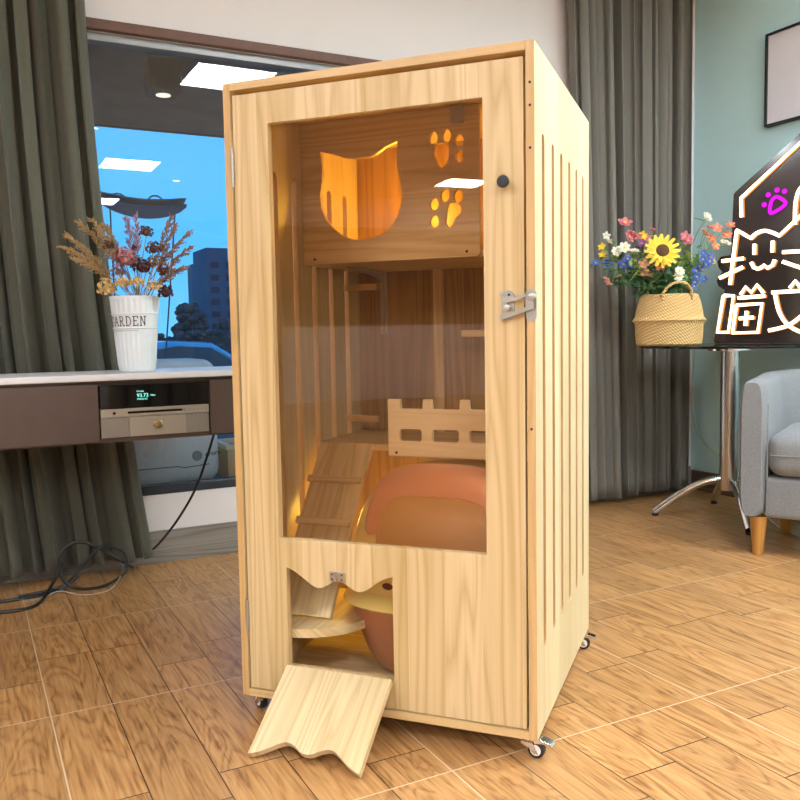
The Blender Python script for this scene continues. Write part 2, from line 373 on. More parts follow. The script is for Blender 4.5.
# swing latch
la = MB()
def pad(mb, x, z, w, h, y0=-.004, y1=-.0005):
    pts = [(x-w,z-h+w),(x-w,z+h-w)] + [(x+w*math.cos(a), z+h-w+w*math.sin(a)) for a in [PI-PI*k/8 for k in range(9)]][1:-1] + [(x+w,z+h-w),(x+w,z-h+w)] + [(x+w*math.cos(a), z-h+w+w*math.sin(a)) for a in [-PI*k/8 for k in range(9)]][1:-1]
    mb.plate(pts, [], lambda a,b,t: (a,t,b), y0, y1)
pad(la, .654, .951, .0125, .030); la.box((.638,-.006,.969),(.646,-.0005,.979)); la.box((.638,-.006,.922),(.646,-.0005,.932))
la.lathe([(.0045,-.004),(.0045,-.018),(.007,-.019),(.007,-.023),(.0001,-.0245)], 14, (.655,0,.945), 'y')
lat = la.build('latch_catch', M_zinc, door, smooth=True)
for z in (.972,.930): MB().lathe([(.0001,-.006),(.0024,-.0055),(.0028,-.0035)], 10, (.656,0,z), 'y').build('screw', M_hole, door)
lb_ = MB(); pad(lb_, .7015, .950, .0105, .033)
lb_.lathe([(.009,-.003),(.009,-.012),(.0075,-.016),(.0001,-.017)], 18, (.7035,0,.966), 'y')
hook = lb_.build('latch', M_zinc, cab, smooth=True)
def bar2(mb, p, q, w, y0, y1):
    p = Vector(p); q = Vector(q); d = (q-p).normalized(); n = Vector((-d.y, d.x))*w
    mb.plate([tuple(p-n),tuple(q-n),tuple(q+n),tuple(p+n)], [], lambda a,b,t: (a,t,b), y0, y1)
ar = MB(); bar2(ar, (.705,.974),(.653,.958),.003,-.013,-.009); bar2(ar, (.702,.945),(.640,.925),.004,-.013,-.009); bar2(ar, (.653,.959),(.648,.952),.004,-.013,-.009)
bar2(ar, (.7,.976),(.7,.942),.0085,-.013,-.0095)
ar.build('swing_arm', M_zinc, hook)
# magnetic catch of the pet flap
mc = MB()
for s in (-1, 1):
    mc.box((.258+s*.011-.008,-.006,.3445),(.258+s*.011+.008,-.0005,.3665))
mc.box((.2535,-.004,.349),(.2625,-.001,.362))
c_ = mc.build('flap_catch', M_zinc, door, bevel=.001)
for s in (-1,1):
    for dz in (.350,.361): MB().lathe([(.0001,-.0075),(.002,-.007),(.0022,-.0055)], 8, (.258+s*.012,0,dz), 'y').build('screw', M_hole, door)
# pet flap, hinged at the bottom of the doorway, resting on the floor as a little ramp
def flapf(a, b, t):
    # b = height above hinge (0..0.233)
    e = b - .131
    L_ = math.hypot(.183, .1255); cy, cz = -.183/L_, -.1255/L_
    ny, nz = -.1255/L_, .183/L_      # outward/up normal
    return (a, -.004 + cy*e + ny*t, .1305 + cz*e*1.0 + nz*t)
fl = [(.387,.133),(.128,.133)] + [(.128+(x-.126)*.985, .131+(z-.131)*.945) for x, z in wv]
flap = MB().plate(fl, [], flapf, -.0035, .0115).build('pet_flap', wood('pine_flap', (.76,.61,.37), (.58,.42,.21), 'ramp', seed=9), cab, bevel=.0015)
# interior
bx('platform', (T,.285,.585), (CW-T,CD-.012,.603), pine_h, cab, bevel=.001) if False else None
mb = MB().plate([(T,.39),(.268,.39),(.268,.30),(CW-T,.30),(CW-T,CD-.013),(T,CD-.013)], [], lambda a,b,t: (a,b,t), .585, .603)
mb.build('middle_platform', pine_h, cab, bevel=.001)
cat = [(.075,1.373),(.112,1.363),(.146,1.350),(.171,1.3465),(.216,1.347),(.232,1.353),(.257,1.368),(.291,1.379),(.288,1.345),(.289,1.31),(.297,1.275),(.300,1.245),(.296,1.215),(.284,1.187),(.263,1.163),(.235,1.148),(.195,1.140),(.162,1.142),(.13,1.155),(.105,1.175),(.085,1.2),(.074,1.23),(.072,1.262),(.078,1.30),(.079,1.33)]
def ell(x, z, a, b, rot=0, n=14):
    return [(x+a*math.cos(t)*math.cos(rot)-b*math.sin(t)*math.sin(rot), z+a*math.cos(t)*math.sin(rot)+b*math.sin(t)*math.cos(rot)) for t in [2*PI*k/n for k in range(n)]]
hp = [cat] + [ell(*q) for q in ((.386,1.376,.0115,.0165),(.420,1.379,.0115,.0165),(.452,1.366,.0115,.015,.3),(.452,1.327,.012,.0145,.2),
      (.385,1.217,.0125,.0155),(.385,1.174,.0125,.0155),(.414,1.236,.0125,.0165,-.1),(.448,1.232,.0125,.0165))]
hp += [[(.384,1.345),(.390,1.362),(.405,1.364),(.420,1.366),(.428,1.352),(.425,1.325),(.412,1.304),(.402,1.302),(.392,1.318)],
       [(.418,1.205),(.422,1.217),(.440,1.218),(.456,1.205),(.455,1.190),(.440,1.180),(.434,1.163),(.421,1.156),(.413,1.170)]]
bd = [(T+.001,1.083),(.496,1.083),(.502,1.089),(.502,ZT-T-.001),(T+.001,ZT-T-.001)]
cb_ = MB().plate(bd, hp, lambda a,b,t: (a,t,b), .335, .350).build('cat_cutout_board', pine_h, cab, bevel=.001)
for x in (.052,.469): MB().lathe([(.0001,-.002),(.0035,-.002),(.0035,0)], 10, (x,.335,1.096), 'y').build('screw', M_hole, cb_)
bx('upper_shelf', (T+.001,.3505,1.083), (.69,CD-.013,1.101), pine_h, cab, bevel=.001)
# crenellated guard board
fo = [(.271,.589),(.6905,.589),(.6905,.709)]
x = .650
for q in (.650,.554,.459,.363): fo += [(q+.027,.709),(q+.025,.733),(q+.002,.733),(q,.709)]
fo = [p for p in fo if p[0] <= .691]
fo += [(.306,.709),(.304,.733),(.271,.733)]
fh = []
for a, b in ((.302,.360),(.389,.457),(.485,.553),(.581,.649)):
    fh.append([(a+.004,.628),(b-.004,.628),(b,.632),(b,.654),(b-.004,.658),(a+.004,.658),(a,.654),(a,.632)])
gb = MB().plate(fo, fh, lambda a,b,t: (a,t,b), .285, .2995).build('guard_board', wood('pine_brightened', (.92,.80,.56), (.80,.64,.38), 'x', strip=.11, seed=8, contrast=.7), cab, bevel=.0015)  # same pine with its colour lightened to make up for dim interior light
MB().lathe([(.0001,-.002),(.0035,-.002),(.0035,0)], 10, (.293,.285,.598), 'y').build('screw', M_hole, gb)
# ramp
rt, rb = Vector((0,.388,.598)), Vector((0,.105,.213))
rd = (rt-rb).normalized(); rn = Vector((0,-rd.z,rd.y)); RL = (rt-rb).length
def rp(a, b, t): q = rb + rd*b + rn*t; return (a, q.y, q.z)
ramp_m = wood('pine_ramp', PL, PD, 'ramp', seed=12)
rm = MB().plate([(.035,0),(.188,0),(.188,RL),(.035,RL)], [], rp, 0, .013).build('ramp', ramp_m, cab, bevel=.001)
for b in (.235,.355): 
    MB().plate([(.030,b),(.183,b),(.183,b+.018),(.030,b+.018)], [], rp, .0135, .023).build('cleat', pine_h, rm, bevel=.001)
# round step
cx, cy, rr = .105, .186, .163
pts = [(cx+rr*math.cos(t), cy+rr*math.sin(t)) for t in [2*PI*k/72 for k in range(72)]]
pts = [(max(T+.001, a), b) for a, b in pts]
o = []
for p in pts:
    if not o or (abs(o[-1][0]-p[0])+abs(o[-1][1]-p[1])) > 1e-4: o.append(p)
MB().plate(o, [], lambda a,b,t: (a,b,t), .190, .211).build('round_step', pine_d, cab, bevel=.001)
bx('step_leg', (.03,.14,ZB+T), (.05,.18,.1895), pine_v, cab)
bx('wall_step', (.386,.55,.885),(CW-T-.001,CD-.013,.903), pine_h, cab, bevel=.001)
bx('corner_batten', (T+.001,.58,1.024),(.124,.60,1.042), pine_edge_h, cab, bevel=.001)
bx('corner_batten', (T+.001,.58,.640),(.118,.60,.657), pine_edge_h, cab, bevel=.001)
# shelf bracket
br = MB(); M_brk = plain('bracket_grey', (.42,.35,.27), .5)
br.plate([(.69,1.082),(.46,1.082),(.46,1.076),(.62,1.066),(.675,1.05),(.678,.90),(.698,.90),(.698,1.082)], [], lambda a,b,t: (t,a,b), .098, .104)
br.box((.090,.688,.895),(.112,.697,1.082)); br.box((.090,.45,1.077),(.112,.697,1.082))
br.build('shelf_bracket', M_brk, cab, bevel=.001)
bx('stop_plate', (.436,.318,1.405),(.466,.3345,1.4465), plain('catch_grey', (.36,.34,.34), .5), cab, bevel=.001)
# casters
def caster(x, y, rz):
    f = MB(); c = Vector((x,y,0)); Rm = Matrix.Rotation(rz, 4, 'Z')
    def tr(mb): mb.v = [tuple(Rm @ Vector(q) + c) for q in mb.v]; return mb
    f.box((-.018,-.018,.042),(.018,.018,.0449)); f.lathe([(.012,.036),(.012,.042)], 16)
    for s in (-1,1):
        f.plate([(-.012,.037),(.012,.037),(.026,.012),(.016,.012),(.004,.024),(-.012,.030)], [], lambda a,b,t: (a,t,b), s*.0115-.001, s*.0115+.001)
    f.box((-.012,-.0125,.034),(.012,.0125,.037)); f.lathe([(.003,-.0135),(.003,.0135)], 10, (.018,0,.019), 'y')
    fk = tr(f).build('caster', M_chrome, cab, smooth=True)
    w = MB().lathe([(.006,-.0085),(.0135,-.0085),(.0175,-.0075),(.0185,-.0035),(.0185,.0035),(.0175,.0075),(.0135,.0085),(.006,.0085)], 24, (.018,0,.0187), 'y')
    tr(w).build('wheel', M_rubber, fk, smooth=True)
    h = MB().lathe([(.0001,-.0095),(.012,-.009),(.012,.009),(.0001,.0095)], 20, (.018,0,.0187), 'y'); tr(h).build('wheel_hub', M_white_pl, fk, smooth=True)
    l = MB(); l.plate([(.014,.040),(.03,.045),(.052,.040),(.056,.034),(.05,.0335),(.034,.036),(.016,.033)], [], lambda a,b,t: (a,t,b), -.011, .011)
    tr(l).build('brake_lever', M_chrome, fk, bevel=.002)
caster(CW-.024,.022,-.15); caster(CW-.026,CD-.05,.05); caster(.04,.03,2.6); caster(.045,CD-.045,3.0)

# ------------------------------------------------------------------ litter box (inside the cabinet)
lit = thing('litter_box', 'orange and cream hooded cat litter box with amber flap inside the wooden cabinet', 'litter box')
lit.matrix_world = Matrix.Translation((.55358,1.90277,0)) @ Matrix.Rotation(-.84865,4,'Z') @ Matrix.Translation((.430,.320,ZB+T))
M_terra = plain('terracotta_plastic', (.42,.16,.07), .32, spec=.5, coat=.2)
M_cream = plain('cream_plastic', (.92,.64,.20), .25, coat=.3, sss=.25)
M_peach = plain('peach_plastic', (.78,.30,.13), .32, coat=.15)
M_amber = plain('amber_plastic', (.66,.31,.05), .38, coat=.1)
def sup(a, b, n, t):
    c, s = math.cos(t), math.sin(t)
    return (a*math.copysign(abs(c)**(2/n), c), b*math.copysign(abs(s)**(2/n), s))
def loft(levels, n=64, close=True):
    mb = MB(); vs = []
    for (z, a, b, e) in levels:
        for k in range(n): q = sup(a, b, e, 2*PI*k/n); vs.append((q[0], q[1], z))
    m = len(levels); fs = [(i*n+k,i*n+(k+1)%n,(i+1)*n+(k+1)%n,(i+1)*n+k) for i in range(m-1) for k in range(n)]
    if close: fs += [tuple(reversed(range(n))), tuple((m-1)*n+k for k in range(n))]
    mb.add(vs, fs); return mb
loft([(0,.150,.140,3),(.004,.165,.152,3),(.02,.186,.172,3.1),(.06,.207,.190,3.2),(.12,.226,.206,3.4),(.178,.238,.216,3.4),(.182,.238,.216,3.4)]).build('tub', M_terra, lit, smooth=True)
# flared cream rim + hood
A, B_, C_, Z0, E = .247, .205, .318, .192, 2.9
loft([(.1825,.238,.216,3.4),(.184,.255,.228,3.4),(.188,.2595,.231,3.4),(.194,.257,.226,3.4),(.204,.251,.212,3.2),(.215,.247,.206,3)]).build('rim', M_cream, lit, smooth=True)
def surf(x, ph, k=1.0, xc=True):
    q = max(0, 1-abs(x/(A*k))**E)**(1/E); c, s = math.cos(ph), math.sin(ph)
    rr = q/((abs(c)**E+abs(s)**E)**(1/E))
    return Vector((x, -B_*k*rr*c, Z0 + C_*k*rr*s))
mb = MB()
def HP(i, j):
    u = -1 + 2*i; x = A*math.copysign(abs(math.sin(PI/2*abs(u)))**.8, u)*.9999
    return surf(x, PI*(.02+.96*j))
mb.grid(HP, 48, 40)
hood = mb.build('hood', M_cream, lit, smooth=True)
def cover(i, j):
    ph = math.radians(31 + 43*j)
    lo = .170 if j > .12 else .170 - .012*(1-j/.12)**2
    x = (2*i-1)*lo*(1-.16*j*j)
    return surf(x, ph, 1.022)
MB().grid(cover, 40, 30).build('front_cover', M_peach, lit, smooth=True, solid=.004)
def flp(i, j):
    ph = math.radians(18 + 27*j)
    w = .138 if j < .80 else .138 - .016*min(1, (j-.80)/.03)
    if j > .88: w = .122 - .05*((j-.88)/.12)**3
    return surf((2*i-1)*w + .01, ph, 1.045)
MB().grid(flp, 36, 44).build('entry_flap', M_amber, lit, smooth=True, solid=.005)
pts = [tuple(flp(0, j/44)) for j in range(0, 45)] + [tuple(flp(i/36, 1)) for i in range(1, 37)] + [tuple(flp(1, 1-j/44)) for j in range(1, 45)]
MB().tube([Vector(p)*1.004 for p in pts], .0022, 6).build('flap_rim', M_peach, lit, smooth=True)
MB().ball((-.100,-.197,.240), .013, (1.3,.5,.7)).build('lip_latch', plain('dark_red_plastic', (.18,.02,.01), .4), lit, smooth=True)

# small lamps that glow inside the cabinet
def lamp(name, lab, u, v, z, energy, col, rad):
    s = bpy.data.lights.new(name, 'POINT'); s.energy = energy; s.color = col; s.shadow_soft_size = rad
    o = bpy.data.objects.new(name, s); COL.objects.link(o)
    o.matrix_world = cabM @ Matrix.Translation((u, v, z))
    return o
cabM = Matrix.Translation((.55358,1.90277,0)) @ Matrix.Rotation(-.84865,4,'Z')
lamp('upper_bulb', '', .25, .58, 1.25, 1.9, (1,.58,.05), .03)
lamp('lower_bulb', '', .10, .43, .40, .8, (1,.62,.08), .03)

# ------------------------------------------------------------------ console with audio unit
M_con = plain('console_dark_brown', (.082,.052,.040), .45, noise=.15, nscale=25, bump=.05)
M_con2 = plain('console_niche', (.02,.015,.013), .5)
M_marble = plain('white_stone', (.68,.68,.70), .3, noise=.12, nscale=6)
cx0, cx1, cy0, cy1, cz0, cz1 = -1.2, .92, 2.85, 3.15, .557, .757
con = thing('wall_console', 'long floating dark brown console with white stone top under the window', 'console', (0,0,0))
mb = MB(); mb.box((cx0,cy0+.018,cz0),(cx1,cy1,cz0+.016)); mb.box((cx0,cy0+.018,cz1-.012),(cx1,cy1,cz1)); mb.box((cx0,cy1-.012,cz0+.016),(cx1,cy1,cz1-.012))
mb.box((cx0,cy0+.018,cz0+.016),(cx0+.016,cy1-.012,cz1-.012)); mb.box((cx1-.016,cy0+.018,cz0+.016),(cx1,cy1-.012,cz1-.012)); mb.box((.378,cy0+.018,cz0+.016),(.386,cy1-.012,cz1-.012)); mb.box((.75,cy0+.018,cz0+.016),(.758,cy1-.012,cz1-.012))
mb.build('carcass', M_con, con)
bx('stone_top', (cx0-.01,cy0-.012,cz1+.004),(cx1+.01,cy1+.03,cz1+.026), M_marble, con, bevel=.004)
bx('top_trim', (cx0,cy0,cz1-.001),(cx1,cy1,cz1+.0035), M_con, con)
bx('drawer_front', (cx0,cy0,cz0+.006),(-.42,cy0+.0175,cz1-.006), M_con, con, bevel=.002)
bx('drawer_front', (-.416,cy0,cz0+.006),(.3835,cy0+.0175,cz1-.006), M_con, con, bevel=.002)
bx('drawer_front', (.748,cy0,cz0+.006),(cx1,cy0+.0175,cz1-.006), M_con, con, bevel=.002)
for x in (-1.0,.86): bx('wall_bracket', (x,cy1,cz0+.02),(x+.03,WY,cz0+.06), M_con, con)
M_gblk = plain('gloss_black', (.004,.004,.005), .08)
M_champ = plain('champagne_metal', (.42,.38,.32), .35, .6)
M_champ2 = plain('champagne_grille', (.33,.30,.26), .5, .5)
rec = thing('audio_receiver', 'black glossy audio receiver with small green display, in the console niche', 'audio unit', (.389,2.858,.668))
bx('case', (0,0,0),(.354,.25,.076), M_gblk, rec, bevel=.002)
bx('fascia', (0,-.006,.0),(.354,-.0005,.076), M_gblk, rec, bevel=.001)
M_disp = emitter('green_display', (.25,.85,.70), 1.3)
def text(name, s, size, mat, parent, loc, rot, ext=.0008, align='LEFT'):
    cu = bpy.data.curves.new(name, 'FONT'); cu.body = s; cu.size = size; cu.extrude = ext; cu.align_x = align
    t = bpy.data.objects.new(name+'_tmp', cu); COL.objects.link(t); bpy.context.view_layer.update()
    me = bpy.data.meshes.new_from_object(t.evaluated_get(bpy.context.evaluated_depsgraph_get())); bpy.data.objects.remove(t)
    me.materials.clear(); me.materials.append(mat)
    o = bpy.data.objects.new(name, me); COL.objects.link(o); o.parent = parent; o.location = loc; o.rotation_euler = rot
    return o
text('display_digits', '93.73', .017, M_disp, rec, (.116,-.0072,.035), (PI/2,0,0)); text('display_unit', 'MHz', .008, M_disp, rec, (.160,-.0072,.037), (PI/2,0,0))
text('display_line', 'FM 0.000', .006, M_disp, rec, (.116,-.0072,.052), (PI/2,0,0)); text('display_line', 'STEREO 00', .007, M_disp, rec, (.116,-.0072,.026), (PI/2,0,0))
cdp = thing('disc_player', 'champagne silver disc player with slot and round knob, under the black receiver', 'audio unit', (.389,2.858,.5735))
bx('case', (.004,0,0),(.350,.25,.094), M_champ2, cdp)
bx('slot_panel', (0,-.006,.066),(.354,-.0005,.094), M_champ, cdp, bevel=.002)
bx('disc_slot', (.085,-.0072,.0765),(.270,-.0062,.0835), M_gblk, cdp)
bx('middle_panel', (.09,-.004,0),(.275,-.0005,.064), M_champ, cdp, bevel=.001)
for x0_, x1_ in ((0,.088),(.277,.354)):
    g = MB(); n_ = int((x1_-x0_)/.004)
    for k in range(n_): g.box((x0_+k*.004,-.004,0),(x0_+k*.004+.0025,-.001,.064))
    g.box((x0_,-.0015,0),(x1_,-.0005,.064)); g.build('grille', M_champ2, cdp)
MB().lathe([(.0001,-.012),(.010,-.012),(.014,-.010),(.015,-.004)], 24, (.182,0,.036), 'y').build('knob', plain('brass_knob', (.35,.28,.14), .3, .9), cdp, smooth=True)
MB().lathe([(.0001,-.0085),(.0045,-.0085),(.0045,-.006)], 16, (.042,0,.080), 'y').build('power_button', M_gblk, cdp)
MB().lathe([(.0001,-.0085),(.006,-.0085),(.006,-.006)], 16, (.268,0,.080), 'y').build('eject_button', M_champ2, cdp)
for k in range(5): MB().lathe([(.0001,-.0078),(.0028,-.0078),(.0028,-.006)], 10, (.288+k*.014,0,.080), 'y').build('button', M_champ2, cdp)

# cables
def smoothpts(P, n=8):
    P = [Vector(p) for p in P]; out = []
    for i in range(len(P)-1):
        a, b, c, d = P[max(0,i-1)], P[i], P[i+1], P[min(len(P)-1,i+2)]
        for k in range(n):
            t = k/n; out.append(.5*((2*b)+(c-a)*t+(2*a-5*b+4*c-d)*t*t+(3*b-a-3*c+d)*t**3))
    return out + [P[-1]]
M_cable = plain('black_cable', (.008,.008,.009), .4); M_thin = plain('grey_wire', (.35,.33,.28), .5); M_wire = plain('cream_wire', (.72,.66,.45), .5)
def cable(name, lab, pts, r, mat):
    return tag(MB().tube(smoothpts(pts), r, 8).build(name, mat, None, smooth=True), lab, 'cable')
cable('power_cable', 'black cable hanging diagonally from the console bottom to behind the curtain hem', [(.80,3.0,.556),(.79,3.05,.48),(.755,3.13,.33),(.70,3.21,.20),(.64,3.28,.10),(.60,3.335,.05)], .0045, M_cable)
cable('power_cable', 'black cable making an upright loop in front of the left curtain', [(.13,3.16,.006),(.28,3.17,.02),(.36,3.16,.10),(.42,3.15,.15),(.49,3.16,.11),(.485,3.15,.04),(.40,3.13,.006),(.30,3.14,.02),(.265,3.15,.10),(.29,3.155,.16),(.35,3.16,.17),(.43,3.17,.12),(.52,3.17,.05)], .0055, M_cable)
cable('power_cable', 'thick black cable curving out onto the floor at the far left', [(-.3,3.08,.006),(-.05,3.05,.006),(.10,3.0,.006),(.18,3.03,.006),(.23,3.12,.03),(.28,3.17,.10)], .006, M_cable)
cable('power_cable', 'black cable lying along the wall at the far left', [(-.4,3.17,.006),(-.1,3.16,.006),(.1,3.13,.006),(.25,3.15,.008),(.33,3.16,.05)], .006, M_cable)
cable('thin_wire', 'thin pale grey wire trailing on the floor among the black cables', [(.10,3.165,.003),(.18,3.10,.003),(.26,3.10,.02),(.33,3.07,.004),(.42,3.08,.004),(.47,3.14,.03),(.49,3.19,.06)], .0016, M_thin)

# ------------------------------------------------------------------ curtains
def curtain(name, lab, X0, X1, z0, z1, waves, y, mat, amp, lean, seed, group=None):
    rg = random.Random(seed); W_ = [(rg.uniform(.7,1.4), rg.uniform(0,6.28)) for _ in range(6)]
    def P(i, j):
        z = z0 + (z1-z0)*j
        ph = 2*PI*waves*i
        dr = (1-j)
        f = math.sin(ph + .9*math.sin(.37*ph+W_[0][1]) + .25*math.sin(3*j+W_[1][1]))
        f = math.copysign(abs(f)**.7, f)
        g = math.sin(2.17*ph + W_[2][1] + 1.2*dr*math.sin(i*7+W_[3][1]))
        d = amp*(.75*f + .28*g)*(1 + .25*dr*math.sin(i*9+W_[4][1]))
        x = X0 + (X1-X0)*i + lean(i, j) + .3*amp*math.sin(ph*2+1.1)
        if j < .03: z += .004*math.sin(ph*.5+W_[5][1])
        return (x, y + d, z)
    o = MB().grid(P, int(waves*22), 40).build(name, mat, None, smooth=True, solid=.002)
    for p in o.data.polygons: p.use_smooth = True
    return tag(o, lab, 'curtain', group)
curtain('curtain', 'dark olive curtain hanging behind the console at the left edge', -.62, .440, .055, 2.66, 16, 3.262, M_curt, .042,
        lambda i, j: (.165*(1-j)**2.2)*i, 4)
curtain('curtain', 'grey curtain hanging in the corner behind the flower basket', 2.665, 3.475, .035, 2.66, 10, 3.30, M_curt2, .036,
        lambda i, j: .085*(1-j)*(1-i)-.0*i, 11)
for x0_, x1_, yy in ((-.75,.60,3.262),(2.5,3.58,3.30)):
    tr_ = thing('curtain_rail', 'white curtain rail above the %s curtain' % ('left olive' if x0_ < 0 else 'grey corner'), 'curtain rail', (x0_,yy,2.675))
    bx('rail', (0,-.012,0),(x1_-x0_,.012,.025), M_white_pl, tr_)

# ------------------------------------------------------------------ vase with dried flowers
def stemmat(c, n): return plain(n, c, .7, noise=.25, nscale=60)
rh = Vector((.8865, -.4628, 0)); dh = Vector((.4628, .8865, 0))
vase = thing('flower_bucket', 'white ribbed metal bucket reading GARDEN standing on the console top', 'vase', (.531,2.964,.784))
M_enam = plain('white_enamel', (.70,.76,.80), .45, noise=.08, nscale=20)
def flute(a, h):
    if .02 < h < .135 or .2 < h < .245: return 1 + .018*math.cos(26*a)
    return 1
prof = [(.0001,0),(.057,0),(.060,.004)] + [(.060+.021*h/.262, h) for h in [.01+.0115*k for k in range(21)]] + [(.0825,.250),(.082,.254),(.078,.252),(.075,.20),(.0001,.19)]
MB().lathe(prof, 156, wob=flute).build('bucket', M_enam, vase, smooth=True)
for h in (.195,.147,.250): MB().lathe([(.060+.021*h/.262+q*.003, h-.003+.003*k) for k, q in enumerate((0,1,0))], 64).build('bead_ring', M_enam, vase, smooth=True)
# serif lettering bent around the bucket
GL = {'G': ([[(.9,.78),(.72,.96),(.45,1),(.15,.8),(.08,.5),(.15,.2),(.45,0),(.75,.05),(.85,.18),(.85,.42)],[(.6,.42),(1,.42)],[(.9,.95),(.9,.7)]]),
      'A': ([[(.1,0),(.5,1)],[(.5,1),(.9,0)],[(.27,.35),(.73,.35)],[(0,0),(.22,0)],[(.75,0),(1.02,0)]]),
      'R': ([[(.2,0),(.2,1)],[(.05,1),(.5,1),(.75,.9),(.78,.7),(.65,.54),(.2,.5)],[(.45,.5),(.85,0)],[(.05,0),(.35,0)],[(.75,0),(1,0)]]),
      'D': ([[(.2,0),(.2,1)],[(.05,1),(.5,1),(.8,.85),(.92,.5),(.8,.15),(.5,0),(.05,0)]]),
      'E': ([[(.2,0),(.2,1)],[(.05,1),(.85,1),(.85,.8)],[(.2,.52),(.65,.52)],[(.05,0),(.88,0),(.88,.22)]]),
      'N': ([[(.15,0),(.15,1)],[(.05,1),(.2,1),(.85,0)],[(.85,0),(.85,1)],[(0,0),(.3,0)],[(.7,1),(1,1)]])}
def ribbon(mb, pts, w, f):
    P = [Vector(p) for p in pts]
    for a, b in zip(P, P[1:]):
        d = (b-a); n = int(max(1, d.length/.004)); d.normalize(); q = Vector((-d.y, d.x))*w/2
        A_ = a - d*w*.4; Bb = b + d*w*.4
        for k in range(n):
            p0 = A_.lerp(Bb, k/n); p1 = A_.lerp(Bb, (k+1)/n)
            mb.add([f(*(p0-q)), f(*(p1-q)), f(*(p1+q)), f(*(p0+q))], [(0,1,2,3)])
def onvase(x, z, a0=-PI/2-.48-.22):
    r = .060+.021*z/.262+.0012; a = a0 + x/.072; return (r*math.cos(a), r*math.sin(a), z)
mb = MB(); x = -.062
for ch in 'GARDEN':
    for L_ in GL[ch]: ribbon(mb, [(x+p[0]*.018, .155+p[1]*.030) for p in L_], .0032 if len(L_) == 2 else .0028, onvase)
    x += .0228
mb.build('lettering', plain('dark_red_ink', (.06,.03,.04), .6), vase)
mb = MB()
for k in range(14): ribbon(mb, [(-.04+k*.0062, .138),(-.037+k*.0062,.138)], .002, onvase)
mb.build('small_print', plain('grey_ink', (.25,.22,.22), .6), vase)

def petalball(mb, c, r, n, rg, size=.5, droop=0, flat=1.0):
    """cluster of curled petals around a centre"""
    for k in range(n):
        z = rg.uniform(-.4,1); t = k*2.399; q = math.sqrt(max(0,1-z*z))
        d = Vector((q*math.cos(t), q*math.sin(t), z*flat)); a = d.orthogonal().normalized(); a.rotate(Matrix.Rotation(rg.uniform(0,6),3,d) if False else Matrix.Rotation(rg.uniform(0,6.28), 3, d))
        b = d.cross(a); s = r*size; p = Vector(c) + d*r*rg.uniform(.55,.95)
        mb.add([p-a*s*.2, p-a*s*.4+b*s*.45+d*s*.25, p+b*s*.9+d*s*.1, p+a*s*.4+b*s*.45+d*s*.25], [(0,3,2,1)])
def rosehead(c, r, mat, parent, rg, name='bloom'):
    mb = MB(); mb.ball(c, r*.55, (1,1,1.1), 8, 6)
    for ring, (nn, rr, hh, op) in enumerate(((4,.6,.55,.1),(5,.8,.4,.35),(6,1,.2,.7))):
        for k in range(nn):
            t = 2*PI*k/nn + ring*.7 + rg.uniform(-.2,.2); d = Vector((math.cos(t), math.sin(t), 0)); s_ = Vector((-d.y, d.x, 0)); up = Vector((0,0,1)); C0 = Vector(c)
            p = [C0+d*r*rr*.35-up*r*.5-s_*r*.2, C0+d*r*rr*.35-up*r*.5+s_*r*.2, C0+d*r*rr+up*r*hh*.2+s_*r*.5, C0+d*r*(rr+op*.3)+up*r*hh*1.4+s_*r*.2, C0+d*r*(rr+op*.3)+up*r*hh*1.4-s_*r*.2, C0+d*r*rr+up*r*hh*.2-s_*r*.5]
            mb.add(p, [(0,1,2,5),(5,2,3,4)])
    return mb.build(name, mat, parent, smooth=True, solid=.0012)
def leafshape(mb, base, tip, w, cup=.2, side=None):
    base = Vector(base); tip = Vector(tip); d = tip-base; L_ = d.length; s_ = side or d.cross(Vector((0,0,1)))
    s_ = Vector(s_); s_ = s_.normalized() if s_.length > 1e-5 else Vector((1,0,0)); n = s_.cross(d.normalized())
    prof = [(0,.05),(.2,.6),(.45,1),(.7,.75),(.9,.3),(1,.02)]; vs = []
    for t, ww in prof:
        c = base + d*t - n*(L_*.18*t*t)
        vs += [c - s_*w*ww*.5 + n*w*cup*ww, c, c + s_*w*ww*.5 + n*w*cup*ww]
    mb.add(vs, [(i*3+k, i*3+k+1, (i+1)*3+k+1, (i+1)*3+k) for i in range(5) for k in (0,1)])
VC = Vector((.548,2.955,0)); K = .00342
def vp(px, py, dep=0): return VC + rh*((px-134)*K) + dh*dep + Vector((0,0,1.048+(297-py)*K))
M_tan = stemmat((.33,.21,.085), 'dry_tan'); M_rust = stemmat((.27,.13,.065), 'dry_rust'); M_brown = stemmat((.10,.035,.02), 'dry_brown_rose')
M_maroon = stemmat((.055,.012,.015), 'dry_maroon_rose'); M_creamp = stemmat((.62,.42,.16), 'dry_cream_petal'); M_pinkd = stemmat((.42,.16,.16), 'dry_pink'); M_mauve = stemmat((.30,.18,.25), 'dry_mauve')
base = lambda rg: VC + Vector((rg.uniform(-.02,.02), rg.uniform(-.02,.02), 1.0))
